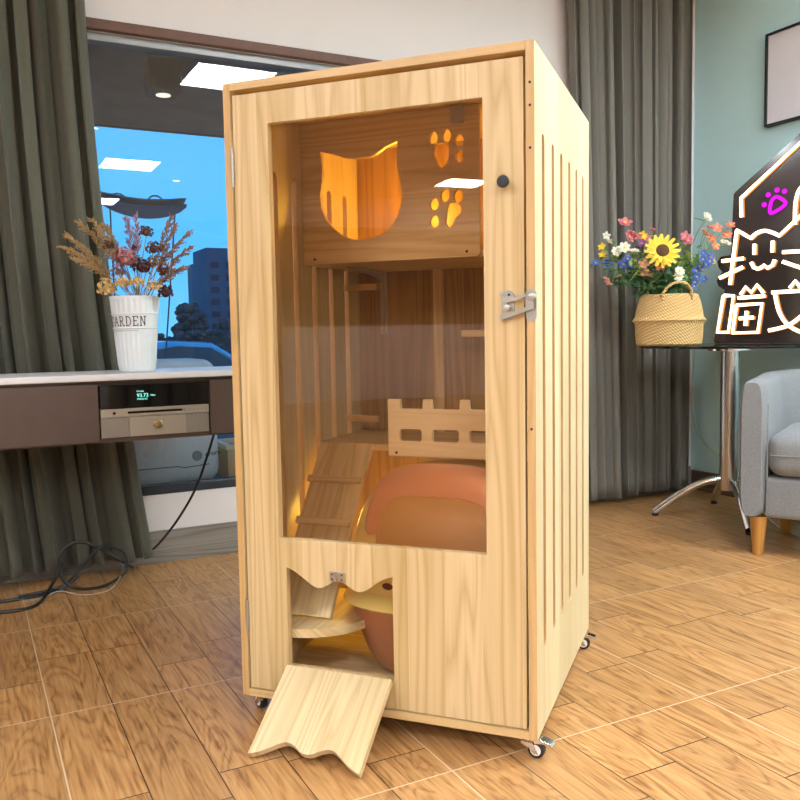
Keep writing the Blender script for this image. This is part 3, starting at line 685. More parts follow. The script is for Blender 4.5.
def frond(tip, lab, seed, mat, ht, group, dens=95, wid=.042, sag=.5):
    rg = random.Random(seed); b = base(rg); tip = Vector(tip); mid = b.lerp(tip,.5) + Vector((0,0,sag*.12*(tip-b).length)) 
    t = thing('dried_grass', lab, 'dried flower', b, 0, group)
    pts = [ (1-s)**2*b + 2*s*(1-s)*(mid+Vector((0,0,.03))) + s*s*tip for s in [k/12 for k in range(13)]]
    pts = [p-b for p in pts]
    MB().tube(pts, [.0016-.0009*k/12 for k in range(13)], 5).build('stem', M_tan, t)
    mb = MB()
    for k in range(dens):
        s = .45+.55*k/dens; i = min(11, int(s*12)); p = pts[i].lerp(pts[i+1], s*12-i); d = (pts[i+1]-pts[i]).normalized()
        sd = Vector((rg.gauss(0,1), rg.gauss(0,1), rg.gauss(0,.6))).normalized(); w = wid*(1.1-s*.6)*rg.uniform(.5,1.1)
        q = p + d*w*.9 + sd*w*.55 - Vector((0,0,w*.3))
        mb.tube([p, p.lerp(q,.5)+Vector((0,0,w*.06)), q], [.0006,.0011,.0007], 4, False)
        for e in range(3):
            c = p.lerp(q, .4+.3*e); mb.ball(c, rg.uniform(.0016,.003), (1,1,1.5), 5, 3)
    mb.build('plume', mat, t)
gp = 'dried grass plumes in the white bucket'
for k, (q, lb, dp) in enumerate([((62,250),'tan dried grass plume drooping furthest left from the white bucket',-.01),((64,238),'tan dried grass plume arching left, second from the left',.0),
      ((76,226),'tan dried grass plume, third from the left above the bucket',.02),((90,224),'tan dried grass plume standing against the olive curtain',.0),((74,262),'tan dried grass plume, lowest on the left of the bucket',-.02),((100,228),'tan dried grass plume just left of the brown roses',.03)]):
    frond(vp(*q, dp), lb, 20+k, M_tan, 0, gp)
for k, (q, lb, dp, m_) in enumerate([((122,222),'thin mauve dried sprig rising straight up in the middle of the bucket',.02,M_mauve),((133,221),'short mauve dried sprig right of the tallest middle sprig',.0,M_mauve),
      ((166,222),'rust dried sprig rising highest on the right side',.02,M_rust),((184,238),'rust dried sprig reaching furthest right in front of the blue window',.0,M_rust),((187,252),'rust dried sprig below the one reaching furthest right',-.01,M_rust),((178,272),'rust dried sprig lowest on the right side',-.02,M_rust),((172,230),'rust dried sprig between the highest and the furthest right sprigs',-.01,M_rust)]):
    frond(vp(*q, dp), lb, 40+k, m_, 0, 'dried sprigs in the white bucket', 60, .042, .2)
def rose(px, py, r, mat, lab, seed, dp=0, grp='dried roses in the white bucket', n='dried_rose'):
    rg = random.Random(seed); c = vp(px, py, dp); b = base(rg); t = thing(n, lab, 'dried flower', b, 0, grp); c = c-b
    MB().tube([Vector((0,0,0)), c*.5+Vector((0,0,.01)), c-Vector((0,0,r*.5))], .0016, 6).build('stem', M_tan, t)
    mb = MB(); mb.ball(c, r*.62, (1,1,1.1), 8, 6); petalball(mb, c, r*1.15, 34, rg, .62); mb.build('bloom', mat, t, solid=.001)
rose(143,237,.020,M_brown,'brown dried rose standing highest in the bucket',1); rose(105,249,.015,M_brown,'small brown dried rose on the left side',2)
rose(151,254,.022,M_brown,'brown dried rose right of centre under the highest one',3,-.02); rose(140,272,.026,M_maroon,'large dark maroon dried rose in the centre',4,-.03)
rose(160,276,.019,M_brown,'brown dried rose at the right above the maroon ones',5,-.02); rose(162,297,.024,M_maroon,'dark maroon dried rose hanging over the right rim of the bucket',6,-.03)
rose(130,252,.013,M_maroon,'small maroon dried rose behind the pink cluster',7,.02)
def cluster(px, py, r, mat, lab, seed, dp, n=46):
    rg = random.Random(seed); c = vp(px, py, dp); b = base(rg); t = thing('dried_hydrangea', lab, 'dried flower', b, 0, 'dried flower clusters in the white bucket'); c = c-b
    MB().tube([Vector((0,0,0)), c*.6, c], .0018, 6).build('stem', M_tan, t)
    mb = MB(); petalball(mb, c, r, n, rg, .55); mb.ball(c, r*.35, (1,1,1), 6, 4); mb.build('bloom', mat, t, solid=.0008)
cluster(122,264,.040,M_pinkd,'dusty pink dried flower cluster at centre left',11,-.02,90)
cluster(104,292,.034,M_creamp,'cream dried cluster hanging over the left rim of the bucket',12,-.03); cluster(122,288,.026,M_creamp,'cream dried cluster at the front left of the rim',13,-.05)
cluster(137,287,.024,M_creamp,'cream dried cluster at the front centre of the rim',14,-.06); cluster(153,292,.026,M_creamp,'cream dried cluster right of the rim centre',15,-.05)
cluster(113,276,.026,M_rust,'rust dried cluster between the pink and cream ones',16,.0); cluster(146,268,.03,M_rust,'rust dried cluster behind the maroon rose',17,.03)

# ------------------------------------------------------------------ glass table
tb = thing('glass_table', 'round glass side table with steel column and curved chrome feet by the teal wall', 'table', (3.165,2.750,0))
MB().lathe([(.0001,.806),(.406,.806),(.41,.810),(.41,.814),(.406,.818),(.0001,.818)], 72).build('table_top', M_tableglass, tb, smooth=True)
MB().lathe([(.040,.135),(.042,.145),(.042,.78),(.041,.79)], 32).build('column', M_steel, tb, smooth=True)
MB().lathe([(.10,.79),(.10,.8055),(.0001,.8055)], 32).build('top_flange', M_chrome, tb, smooth=True)
for k, ang in enumerate((138, 53, 236, -37)):
    a = math.radians(ang); d = Vector((math.cos(a), math.sin(a), 0))
    pts = smoothpts([d*.02+Vector((0,0,.185)), d*.10+Vector((0,0,.172)), d*.19+Vector((0,0,.128)), d*.27+Vector((0,0,.070)), d*.335+Vector((0,0,.021))], 6)
    lg = MB().tube(pts, .0185, 14).build('leg', M_chrome, tb, smooth=True)
    MB().lathe([(.012,0),(.016,.002),(.016,.012)], 16, (d.x*.33,d.y*.33,0)).build('glide', M_rubber, lg)
cable('thin_wire', 'cream wire hanging down the teal wall to the table foot', [(3.573,3.34,.84),(3.575,3.36,.60),(3.575,3.36,.49),(3.575,3.34,.38),(3.575,3.30,.29),(3.575,3.20,.22),(3.57,3.05,.18),(3.40,2.86,.14),(3.24,2.70,.12),(3.22,2.62,.06),(3.2,2.5,.004),(3.1,2.3,.004),(3.0,2.2,.004),(2.94,2.10,.004),(3.02,2.02,.004),(3.12,2.10,.004),(3.15,2.3,.004)], .0028, M_wire)

# ------------------------------------------------------------------ flower basket
BC = Vector((2.944,2.916,.818)); KB = .00468
bk = thing('belly_basket', 'woven straw belly basket with rope handles on the glass table', 'basket', BC)
def straw():
    m, nt, N, L, B = new('woven_straw')
    tc = N.new('ShaderNodeTexCoord'); sp = N.new('ShaderNodeSeparateXYZ'); L.new(tc.outputs['Object'], sp.inputs[0])
    ang = math_(N, L, 'ARCTAN2', sp.outputs[1], sp.outputs[0])
    a = math_(N, L, 'SINE', math_(N, L, 'MULTIPLY', ang, 44)); zz = math_(N, L, 'SINE', math_(N, L, 'ADD', math_(N, L, 'MULTIPLY', sp.outputs[2], 420), math_(N, L, 'MULTIPLY', ang, 22)))
    w = math_(N, L, 'MULTIPLY', a, zz); cr = ramp(N, [(.0,(.55,.33,.11)),(1,(.78,.54,.24))]); L.new(math_(N, L, 'ADD', math_(N, L, 'MULTIPLY', w, .5), .5), cr.inputs[0])
    L.new(cr.outputs[0], B.inputs['Base Color']); B.inputs['Roughness'].default_value = .75
    bp = N.new('ShaderNodeBump'); bp.inputs['Strength'].default_value = .8; bp.inputs['Distance'].default_value = .003; L.new(w, bp.inputs['Height']); L.new(bp.outputs['Normal'], B.inputs['Normal'])
    return m
M_straw = straw()
MB().lathe([(.0001,0),(.138,0),(.148,.008),(.152,.05),(.154,.095),(.160,.108),(.169,.116),(.160,.124),(.153,.135),(.150,.16),(.141,.20),(.130,.232),(.126,.236),(.122,.232),(.130,.19),(.0001,.16)], 64).build('basket_body', M_straw, bk, smooth=True)
for s in (-1, 1):
    p = smoothpts([rh*-.068+dh*(s*.120)+Vector((0,0,.205)), rh*-.064+dh*(s*.130)+Vector((0,0,.245)), rh*-.03+dh*(s*.145)+Vector((0,0,.280)), rh*.025+dh*(s*.145)+Vector((0,0,.282)), rh*.058+dh*(s*.130)+Vector((0,0,.248)), rh*.066+dh*(s*.120)+Vector((0,0,.205))], 6)
    MB().tube(p, .006, 8).build('handle', M_straw, bk, smooth=True)
def bp_(px, py, dp=0): return Vector((BC.x,BC.y,0)) + rh*((px-669)*KB) + dh*dp + Vector((0,0,1.068+(290-py)*KB))
M_green = plain('leaf_green', (.14,.28,.08), .5, noise=.3, nscale=30); M_green2 = plain('leaf_light_green', (.30,.42,.10), .5, noise=.3, nscale=30); M_dkgreen = plain('leaf_dark_green', (.045,.12,.05), .5, noise=.3, nscale=30)
M_pk = plain('pink_petal', (.70,.22,.28), .6, noise=.2); M_or = plain('coral_petal', (.90,.30,.20), .6, noise=.2); M_pe = plain('peach_petal', (.85,.42,.30), .6, noise=.2); M_wh = plain('white_petal', (.80,.80,.68), .6)
M_ye = plain('yellow_petal', (.90,.62,.03), .5, noise=.15); M_bl = plain('blue_petal', (.08,.16,.50), .6, noise=.3); M_pu = plain('purple_petal', (.30,.10,.32), .6, noise=.2); M_seed = plain('sunflower_seed', (.10,.045,.015), .8, bump=.6, nscale=300)
camv = -(rh*.83*0 + dh)  # towards the room
def flower(mb, c, n, r, up, cup=.3, w=.5):
    up = Vector(up).normalized(); a = up.orthogonal().normalized()
    for k in range(n):
        d = a.copy(); d.rotate(Matrix.Rotation(2*PI*k/n, 3, up)); s_ = up.cross(d)
        p0 = Vector(c); p1 = p0 + d*r*.55 + up*r*cup*.5; p2 = p0 + d*r + up*r*cup
        mb.add([p0-s_*r*.08, p1-s_*r*w*.5, p2-s_*r*w*.25, p2+s_*r*w*.25, p1+s_*r*w*.5, p0+s_*r*.08], [(0,1,4,5),(1,2,3,4)])
def sprig(name, lab, blooms, mat, rb_, petals, seed, dp=0, leafmat=None, nleaf=6, core=None, grp='artificial flowers in the straw basket', llen=.045):
    rg = random.Random(seed); b = Vector((BC.x+rg.uniform(-.04,.04), BC.y+rg.uniform(-.04,.04), 1.02)); t = thing(name, lab, 'flower', b, 0, grp)
    st = MB(); lf = MB(); cen = sum((bp_(x, y, dp) for x, y in blooms), Vector())/len(blooms) - b
    knee = cen*.62 + Vector((0,0,.02))
    st.tube(smoothpts([Vector((0,0,0)), knee*.5+Vector((0,0,.02)), knee], 4), .002, 5)
    for x, y in blooms:
        c = bp_(x, y, dp + rg.uniform(-.02,.02)) - b; st.tube([knee, knee.lerp(c,.5)+Vector((0,0,.008)), c], .0013, 5)
        up = (camv*rg.uniform(.4,1.2) + Vector((rg.uniform(-.6,.6), rg.uniform(-.3,.3), rg.uniform(.1,1)))).normalized(); r = rb_*1.3*rg.uniform(.8,1.2)
        bl = MB(); flower(bl, c, petals, r, up, .35, .75); flower(bl, c+up*.002, petals, r*.65, up, .7, .75); bo = bl.build('blossom', mat, t, solid=.0008)
        MB().ball(c+up*r*.15, r*.22, (1,1,1), 6, 4).build('flower_centre', core or M_ye, bo)
    for k in range(nleaf):
        p = Vector((0,0,.03)).lerp(knee, rg.uniform(.5,1)) if rg.random() < .5 else knee.lerp(cen, rg.uniform(0,.9)); d = Vector((rg.gauss(0,1), rg.gauss(0,.7), rg.gauss(.2,.8))).normalized()*llen*rg.uniform(.7,1.3)
        leafshape(lf, p, p+d, llen*.42)
    st.build('stem', M_green, t)
    if nleaf: lf.build('leaves', leafmat or M_green, t, smooth=True, solid=.0006)
sprig('flower_spray','pink blossom spray rising at the upper left above the basket',[(625,222),(631,233),(637,236),(627,236)],M_pk,.024,5,1)
sprig('flower_spray','small pink blossom spray just above left of the sunflower',[(653,230),(648,236)],M_pk,.018,5,2,.02)
sprig('flower_spray','orange blossom spray between the pink sprays',[(643,234),(646,240)],M_ye,.015,5,3,.02,nleaf=4)
sprig('flower_spray','purple blossom spray left of the sunflower',[(641,243),(638,248)],M_pu,.018,6,4,.0)
sprig('flower_spray','pale white blossom spray at the upper left against the grey curtain',[(608,233),(611,238)],M_wh,.016,5,5,.03)
sprig('flower_spray','small yellow blossom spray at the far left of the basket',[(602,245),(602,253)],M_ye,.014,5,6,.0,leafmat=M_green2)
sprig('flower_spray','white round blossom spray left of the purple one',[(615,250),(622,247),(632,251)],M_wh,.019,7,7,-.02,leafmat=M_green2,nleaf=9)
sprig('flower_spray','blue blossom spray reaching furthest left over the table edge',[(595,261),(608,262)],M_bl,.018,5,8,.0,leafmat=M_green,nleaf=9)
sprig('flower_spray','blue blossom spray between the white blossoms and the sunflower',[(625,258),(628,264),(622,263)],M_bl,.018,5,9,-.03,nleaf=8)
sprig('flower_spray','peach blossom spray hanging low at the left of the basket',[(605,277),(618,275),(609,280)],M_pe,.017,5,10,-.01,nleaf=7)
sprig('flower_spray','peach blossom spray left of the handle under the sunflower',[(641,271),(640,264),(645,275)],M_pe,.018,5,11,-.06,nleaf=8)
sprig('flower_spray','coral blossom spray tucked directly under the sunflower',[(655,266),(659,263)],M_or,.018,5,12,-.09,nleaf=4)
sprig('flower_spray','white blossom above the rope handle of the basket',[(670,277),(671,272)],M_wh,.019,8,13,-.12,nleaf=3)
sprig('flower_spray','pink blossom spray right of the sunflower',[(687,240),(684,236)],M_pk,.021,5,14,.0,leafmat=M_green2,nleaf=9)
sprig('flower_spray','coral blossom spray at the upper right of the basket',[(702,233),(710,239),(706,229)],M_or,.020,5,15,-.02,core=M_ye,leafmat=M_green2,nleaf=6)
sprig('flower_spray','coral blossom spray reaching right towards the neon sign',[(714,229),(726,227),(725,236),(711,247)],M_or,.018,5,16,-.02,nleaf=3)
sprig('flower_spray','white blossom on the tallest thin stem at the upper right',[(709,215),(706,219)],M_wh,.020,7,17,.02,nleaf=1)
sprig('flower_spray','cream blossom spray right of the coral ones near the neon sign',[(722,242),(725,244)],M_wh,.015,5,18,.0,nleaf=0)
sprig('flower_spike','blue flower spike of dense small blossoms on the right side of the basket',[(701,257),(697,260),(704,262),(700,265),(695,267),(692,271),(706,257),(698,254)],M_bl,.015,6,19,-.06,nleaf=6)
sprig('flower_spike','dusty blue flower spike hanging low on the right side',[(692,277),(690,282),(694,273),(688,286),(697,280)],M_bl,.013,6,20,-.07,leafmat=M_green2,nleaf=6)
sprig('flower_spray','yellow blossom spray at the far right below the coral ones',[(711,258),(713,262)],M_ye,.013,5,21,.0,leafmat=M_green2,nleaf=8)
# foliage
def foliage(lab, c, n, spread, mat, seed, dp, L_=.06):
    rg = random.Random(seed); b = Vector((BC.x+rg.uniform(-.03,.03), BC.y+rg.uniform(-.03,.03), 1.02)); t = thing('leaf_spray', lab, 'foliage', b, 0, 'leaf sprays in the straw basket')
    st = MB(); lf = MB(); c = bp_(*c, dp)-b
    for k in range(n):
        e = c + Vector((rg.gauss(0,spread), rg.gauss(0,spread*.6), rg.gauss(0,spread*.7))); st.tube([Vector((0,0,0)), e*.5+Vector((0,0,.02)), e], .0013, 4)
        for q in range(4):
            p = (e*.5).lerp(e, q/3); d = Vector((rg.gauss(0,1), rg.gauss(0,.7), rg.gauss(0,.8))).normalized()*L_*rg.uniform(.6,1.1); leafshape(lf, p, p+d, L_*.45)
    st.build('stem', M_green, t); lf.build('leaves', mat, t, smooth=True, solid=.0006)
foliage('dark green leaf spray filling the left side of the basket', (635,275), 12, .045, M_dkgreen, 31, .0, .07)
foliage('green leaf spray behind the sunflower', (662,262), 14, .05, M_green, 32, .04)
foliage('dark green leaf spray at the front under the handle', (664,283), 9, .03, M_dkgreen, 33, -.08, .07)
foliage('light green leaf spray right of the sunflower', (690,255), 14, .035, M_green2, 34, .0)
foliage('green leaf spray on the right side of the basket', (685,270), 12, .035, M_green, 35, -.03)
foliage('light green leaf spray left of the sunflower', (632,262), 10, .03, M_green2, 36, -.05)
foliage('green leaf spray reaching left over the table edge', (607,266), 9, .04, M_dkgreen, 37, .0)
# sunflower
b = Vector((BC.x,BC.y,1.02)); c = bp_(655,252,-.10)-b
sf = thing('sunflower', 'large yellow sunflower at the centre of the straw basket', 'flower', b)
MB().tube([(0,0,0), c*.6+Vector((0,0,.01)), c+dh*.01], .003, 6).build('stem', M_green, sf)
up = (camv*1.0 + Vector((0,0,.25)) - rh*.1).normalized()
mb = MB(); 
for k, (n_, r_k, cp) in enumerate(((20,.073,.10),(18,.066,.16),(16,.058,.22))): flower(mb, c+up*.004*k, n_-4, r_k*(1.05 if k else 1.1), Matrix.Rotation(.2*k,3,up) @ up, cp, .26)
mb.build('petals', M_ye, sf, solid=.0008)
mb = MB(); a = up.orthogonal().normalized(); bb = up.cross(a)
mb.add([c+up*(.014*math.cos(j/5*PI/2)+.012)+(a*math.cos(2*PI*k/20)+bb*math.sin(2*PI*k/20))*.030*math.sin(j/5*PI/2+.001) for j in range(6) for k in range(20)], [(j*20+k,j*20+(k+1)%20,(j+1)*20+(k+1)%20,(j+1)*20+k) for j in range(5) for k in range(20)])
mb.build('seed_head', M_seed, sf, smooth=True)

# ------------------------------------------------------------------ neon sign
P1 = Vector((3.250,2.923,0)); sd = Vector((.5,-.866,0)).normalized(); sn = Vector((-.866,-.5,0)).normalized()
sg = thing('neon_sign', 'black house-shaped sign with warm white neon cat and characters on the glass table', 'neon sign', P1+Vector((0,0,.8185)))
def sp_(a, z, t): return tuple(sd*a + sn*t + Vector((0,0,z-.8185)))
M_acr = plain('black_acrylic', (.018,.014,.016), .12, coat=.5)
pl = [(0.010,.819),(-.001,.830),(.047,1.076),(.019,1.096),(.010,1.121),(.019,1.144),(.037,1.162),(.018,1.183),(.013,1.212),(.027,1.235),(.073,1.241),(.082,1.523),(.091,1.536),(.300,1.714),(.51,1.536),(.52,1.523),(.52,.83),(.51,.819)]
pl[12:] = [(.091,1.536),(.40,1.799),(.60,1.629),(.60,.829),(.59,.819)]
MB().plate(pl, [], sp_, 0, .008).build('back_plate', M_acr, sg)
MB().box((0,0,0),(0,0,0)) 
st = MB(); st.plate([(.1,.819),(.42,.819),(.42,.823),(.1,.823)], [], sp_, -.05, 0); st.plate([(.25,.819),(.27,.819),(.27,1.1)], [], sp_, -.05, 0); st.build('stand', M_acr, sg)
M_neon = emitter('neon_warm_white', (1,.74,.45), 3.6); M_pink = emitter('neon_magenta', (.80,.015,.85), .85)
NS = {'roof_tube': [(.121,1.414),(.118,1.502),(.40,1.753),(.55,1.625)],
 'cat_outline_tube': smoothpts([(0.074,1.099,0),(0.087,1.221,0),(0.101,1.350,0)],3)+smoothpts([(.103,1.354,0),(.164,1.311,0)],2)+smoothpts([(.166,1.313,0),(0.187,1.332,0),(0.222,1.342,0),(0.257,1.331,0),(0.286,1.314,0)],3)+[Vector((.394,1.415,0))],
 'eye_tube': [(.18,1.284),(.18,1.235)], 'eye_tube.001': [(.259,1.293),(.258,1.241)],
 'mouth_tube': [(0.167,1.2),(0.178,1.176),(0.196,1.167),(0.214,1.174),(0.223,1.183),(0.239,1.168),(0.26,1.181),(0.27,1.206)],
 'whisker_tube': [(0.035,1.213),(0.134,1.22)], 'whisker_tube.001': [(0.025,1.133),(0.131,1.18)], 'whisker_tube.002': [(0.301,1.238),(0.43,1.237)], 'whisker_tube.003': [(0.302,1.195),(0.432,1.141)],
 'character_tube': [(0.045,1.049),(0.09,1.047),(0.069,0.873),(0.019,0.874),(.045,1.049)], 'character_tube.001': [(0.11,1.035),(0.23,1.04)],
 'character_tube.002': [(0.122,1.05),(0.144,1.086),(0.169,1.058),(0.194,1.093),(0.223,1.054)], 'character_tube.003': [(0.103,1.001),(0.217,1.005),(0.201,0.871),(0.089,0.869),(.103,1.001)],
 'character_tube.004': [(0.15,0.972),(0.146,0.903)], 'character_tube.005': [(0.117,0.938),(0.182,0.941)], 'character_tube.006': [(0.335,1.072),(0.358,1.104),(0.379,1.074)],
 'character_tube.007': [(0.258,1.055),(0.434,1.059)], 'character_tube.008': smoothpts([(0.273,1.048,0),(0.291,0.968,0),(0.327,0.907,0),(0.38,0.872,0),(0.431,0.86,0)],4), 'character_tube.009': smoothpts([(0.427,1.031,0),(0.408,0.972,0),(0.382,0.939,0),(0.327,0.899,0),(0.247,0.878,0)],4),
 'letter_tube': smoothpts([(0.352,1.36,0),(0.353,1.455,0),(0.368,1.514,0),(0.40,1.54,0),(.43,1.51,0),(.44,1.455,0),(.44,1.36,0)],5)}
M_glow = emitter('neon_orange_reflection', (1,.36,.09), .75)
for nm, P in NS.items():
    MB().tube([sp_(p[0]+.007, p[1]-.002, .0155) for p in P], .0075, 8).build('tube_reflection', M_glow, sg, smooth=True)  # orange glowing copies stand in for the tubes' reflection on the plate
    MB().tube([sp_(p[0], p[1], .0215) for p in P], .0082, 8).build(nm.split('.')[0], M_neon, sg, smooth=True)
MB().tube([sp_(p[0], p[1], .017) for p in smoothpts([(0.251,1.478,0),(0.273,1.493,0),(0.309,1.466,0),(0.3,1.446,0),(0.252,1.42,0),(0.244,1.441,0),(.251,1.478,0)],4)], .0085, 8).build('paw_tube', M_pink, sg, smooth=True)
for p in [(0.219,1.462),(0.236,1.506),(0.273,1.524),(0.305,1.515)]: MB().ball(sp_(*p, .014), .012, (1,1,1), 12, 8).build('paw_toe', M_pink, sg, smooth=True)

# ------------------------------------------------------------------ framed poster
po = thing('framed_poster', 'blank pale poster in thin black frame high on the teal wall', 'picture', (WX-.001,2.33,1.875))
y0_, y1_, h_ = 0, .578, .442
MB().plate([(y0_,0),(y1_,0),(y1_,h_),(y0_,h_)], [[(.01,.01),(y1_-.01,.01),(y1_-.01,h_-.01),(.01,h_-.01)]], lambda a,b,t: (t,a,b), -.03, 0).build('frame', M_black, po, bevel=.001)
bx('print', (-.018,.009,.009),(-.012,y1_-.009,h_-.009), M_paper, po)

# ------------------------------------------------------------------ armchair
M_arm = fabric('grey_linen', (.18,.19,.205), (.275,.28,.295), 350); M_legw = wood('chair_leg_wood', (.58,.30,.07), (.42,.19,.04), 'z', strip=.5, rough=.35)
ang = math.atan2(-.87,.49)
ac = thing('armchair', 'light grey upholstered armchair with tapered wooden legs at the right edge', 'armchair', (2.675,2.287,0), ang)
# local: x to the chair's right as seen, y to the back
Wc, Dc = .74, .60
def rbox(name, a, b, r, mat, parent, sub=0):
    return MB().box(a, b).build(name, mat, parent, bevel=r, smooth=True) if False else _rb(name, a, b, r, mat, parent)
def _rb(name, a, b, r, mat, parent):
    o = MB().box(a, b).build(name, mat, parent, bevel=r, seg=6)
    for p in o.data.polygons: p.use_smooth = True
    return o
# tub shell: arm, back and arm in one continuous wall
def shell(i, side):
    # path of the wall centreline in plan, from left arm front around the back to right arm front
    t = i*2.0; r = .20; x0, x1, y1 = .055, Wc-.055, Dc-.055
    Ls = [y1-r, r*PI/2, x1-x0-2*r, r*PI/2, y1-r]; S_ = sum(Ls); s = i*S_
    if s < Ls[0]: p = Vector((x0, s)); d = Vector((0,1))
    elif s < sum(Ls[:2]): a = (s-Ls[0])/r; p = Vector((x0+r-r*math.cos(a), y1-r+r*math.sin(a))); d = Vector((math.sin(a), math.cos(a)))
    elif s < sum(Ls[:3]): p = Vector((x0+r+s-sum(Ls[:2]), y1)); d = Vector((1,0))
    elif s < sum(Ls[:4]): a = (s-sum(Ls[:3]))/r; p = Vector((x1-r+r*math.sin(a), y1-r+r*math.cos(a))); d = Vector((math.cos(a), -math.sin(a)))
    else: p = Vector((x1, y1-r-(s-sum(Ls[:4])))); d = Vector((0,-1))
    return p, d
n = 60; prof = []
for k in range(28):
    a = 2*PI*k/28; c_, s_ = math.cos(a), math.sin(a)
    prof.append((.052*math.copysign(abs(c_)**.5, c_), math.copysign(abs(s_)**.35, s_)))
vs = []; fs = []
for i in range(n+1):
    p, d = shell(min(.9999, i/n), 0); nrm = Vector((-d.y, d.x))
    top = .690 + .03*math.sin(PI*i/n)**2; zlo, zhi = .155, top; end = 1
    if i in (0, n): end = .7
    if i in (1, n-1): end = .97
    pp = p.copy()
    for (w, h) in prof: 
        q = pp + nrm*w*end; zc = (zlo+zhi)/2; vs.append((q.x, q.y + (0 if 0 < i < n else -.012), zc + (zhi-zc)*h*(1 if end == 1 else (.995 if end > .9 else .975))))
m = len(prof)
for i in range(n): fs += [(i*m+k, i*m+(k+1)%m, (i+1)*m+(k+1)%m, (i+1)*m+k) for k in range(m)]
fs += [tuple(range(m)), tuple(n*m+k for k in range(m))]
mb = MB(); mb.add(vs, fs); o = mb.build('arm_and_back_shell', M_arm, ac, smooth=True)
_rb('seat_base', (.10,.012,.155), (Wc-.10,Dc-.10,.315), .02, M_arm, ac)
_rb('seat_cushion', (.108,-.012,.32), (Wc-.108,Dc-.115,.49), .055, M_arm, ac)
MB().tube(smoothpts([(.112,-.003,.17),(.112,-.004,.35),(.112,-.002,.60)],6), .0022, 6).build('seam_piping', M_arm, ac)
MB().tube([(.125,-.014,.405),(Wc-.125,-.014,.405)], .0025, 6).build('cushion_piping', M_arm, ac)
for x, y in ((.075,.045),(Wc-.075,.045),(.11,Dc-.11),(Wc-.11,Dc-.11)):
    MB().lathe([(.019,0),(.021,.004),(.033,.156)], 20, (x,y,0)).build('leg', M_legw, ac, smooth=True)

# ------------------------------------------------------------------ outside the window
M_out = plain('asphalt', (.03,.04,.05), .9); M_sof = plain('dark_soffit_plaster', (.24,.19,.175), .8, noise=.5, nscale=5, bump=.4)
M_ledge = plain('outside_ledge_stone', (.25,.24,.23), .7)
g = struct(bx('ground_outside', (-60,WY+.14,-.75),(90,140,-.6), M_out))
struct(bx('window_ledge_outside', (-3,WY+.14,-.6),(2.6,WY+.75,.262), M_ledge))
struct(bx('soffit_outside', (-6,WY+.14,2.25),(6,5.70,2.45), M_sof)); struct(bx('soffit_edge_outside', (-6,5.70,2.25),(6,5.76,2.50), plain('soffit_fascia', (.025,.03,.045), .6)))
dl = thing('porch_lamp', 'black box lamp hanging under the dark soffit outside the window', 'lamp', (.950,4.30,2.09))
bx('housing', (-.075,-.075,0),(.075,.075,.1595), M_black, dl, bevel=.004); MB().lathe([(.0001,-.004),(.035,-.004),(.035,0)], 18).build('lens', emitter('porch_lens', (1,.8,.6), 1.0), dl)
# white appliance standing on the outer ledge
ap = thing('white_appliance', 'white rounded appliance with grey round badge standing outside the low window', 'appliance', (0,0,0))
M_wapp = plain('white_casing', (.88,.90,.88), .35)
o = MB().box((.28,3.60,.263),(.985,3.95,.80)).build('casing', M_wapp, ap, bevel=.06, seg=6)
for p in o.data.polygons: p.use_smooth = True
MB().tube([(.35,3.598,.345),(.80,3.598,.345),(.82,3.598,.338),(.93,3.598,.345)], .0022, 6).build('panel_seam', plain('seam_grey', (.12,.13,.14), .6), ap)
MB().lathe([(.0001,-.003),(.020,-.003),(.022,0)], 28, (.880,3.599,.385), 'y').build('round_badge', plain('badge_grey', (.33,.36,.40), .5), ap, smooth=True)
text('badge_lettering', 'erora', .030, plain('badge_ink', (.05,.03,.01), .5), ap, (.915,3.5985,.378), (PI/2,-.12,0))
cr_ = thing('reflected_wood_box', 'added pale orange box imitating reflected wood outside the low window, right of the white appliance', 'box', (1.02,3.62,.2625))  # added box that imitates cabinet wood reflected in the window glass
mb = MB(); mb.box((0,0,0),(.34,.012,.135)); mb.box((0,.228,0),(.34,.24,.135)); mb.box((0,.012,0),(.012,.228,.135)); mb.box((.328,.012,0),(.34,.228,.135)); mb.build('box_sides', plain('reflected_wood', (.80,.50,.25), .6, noise=.15, nscale=12), cr_)
mb = MB().plate([(-.008,-.008),(.348,-.008),(.348,.248),(-.008,.248)], [[(.02,.02),(.32,.02),(.32,.22),(.02,.22)]], lambda a,b,t: (a,b,t), .135, .155); mb.build('top_rim', plain('pale_reflected_wood', (.90,.72,.48), .6), cr_)
# city building
M_bld = plain('distant_facade', (.03,.12,.17), 1, spec=0); M_bwin = plain('distant_window', (.012,.05,.08), 1, spec=0)
def building(lab, x0, x1, y, z1, cols, rows, step=None):
    t = thing('office_building', lab, 'building', (x0, y, -.6))
    mb = MB().box((0,0,0),(x1-x0,12,z1+.6))
    if step: mb.box((0,-.01,z1+.6),(step,8,z1+.6+1.8)); 
    mb.build('wall', M_bld, t); cw = (x1-x0)/cols; rhh = (z1+.6)/rows
    for r in range(rows):
        for c in range(cols): bx('window', (c*cw+cw*.25,-.06,r*rhh+rhh*.3),(c*cw+cw*.8,-.01,r*rhh+rhh*.8), M_bwin, t)
building('blue-grey office block with rows of windows in the distance', 34.0, 56, 129, 12.6, 9, 7, 3.4)
M_tree = plain('dusk_foliage', (.022,.05,.06), .9, noise=.5, nscale=2); M_trunk = plain('dusk_trunk', (.02,.02,.02), .9)
tl = ['dark round tree in the distance left of the vase','dark round tree in the distance behind the vase','dark tree in the distance right of the vase','dark taller pointed tree in the distance near the building','dark tree in the distance in front of the building','dark tree at the right end of the distant row']
rg = random.Random(5)
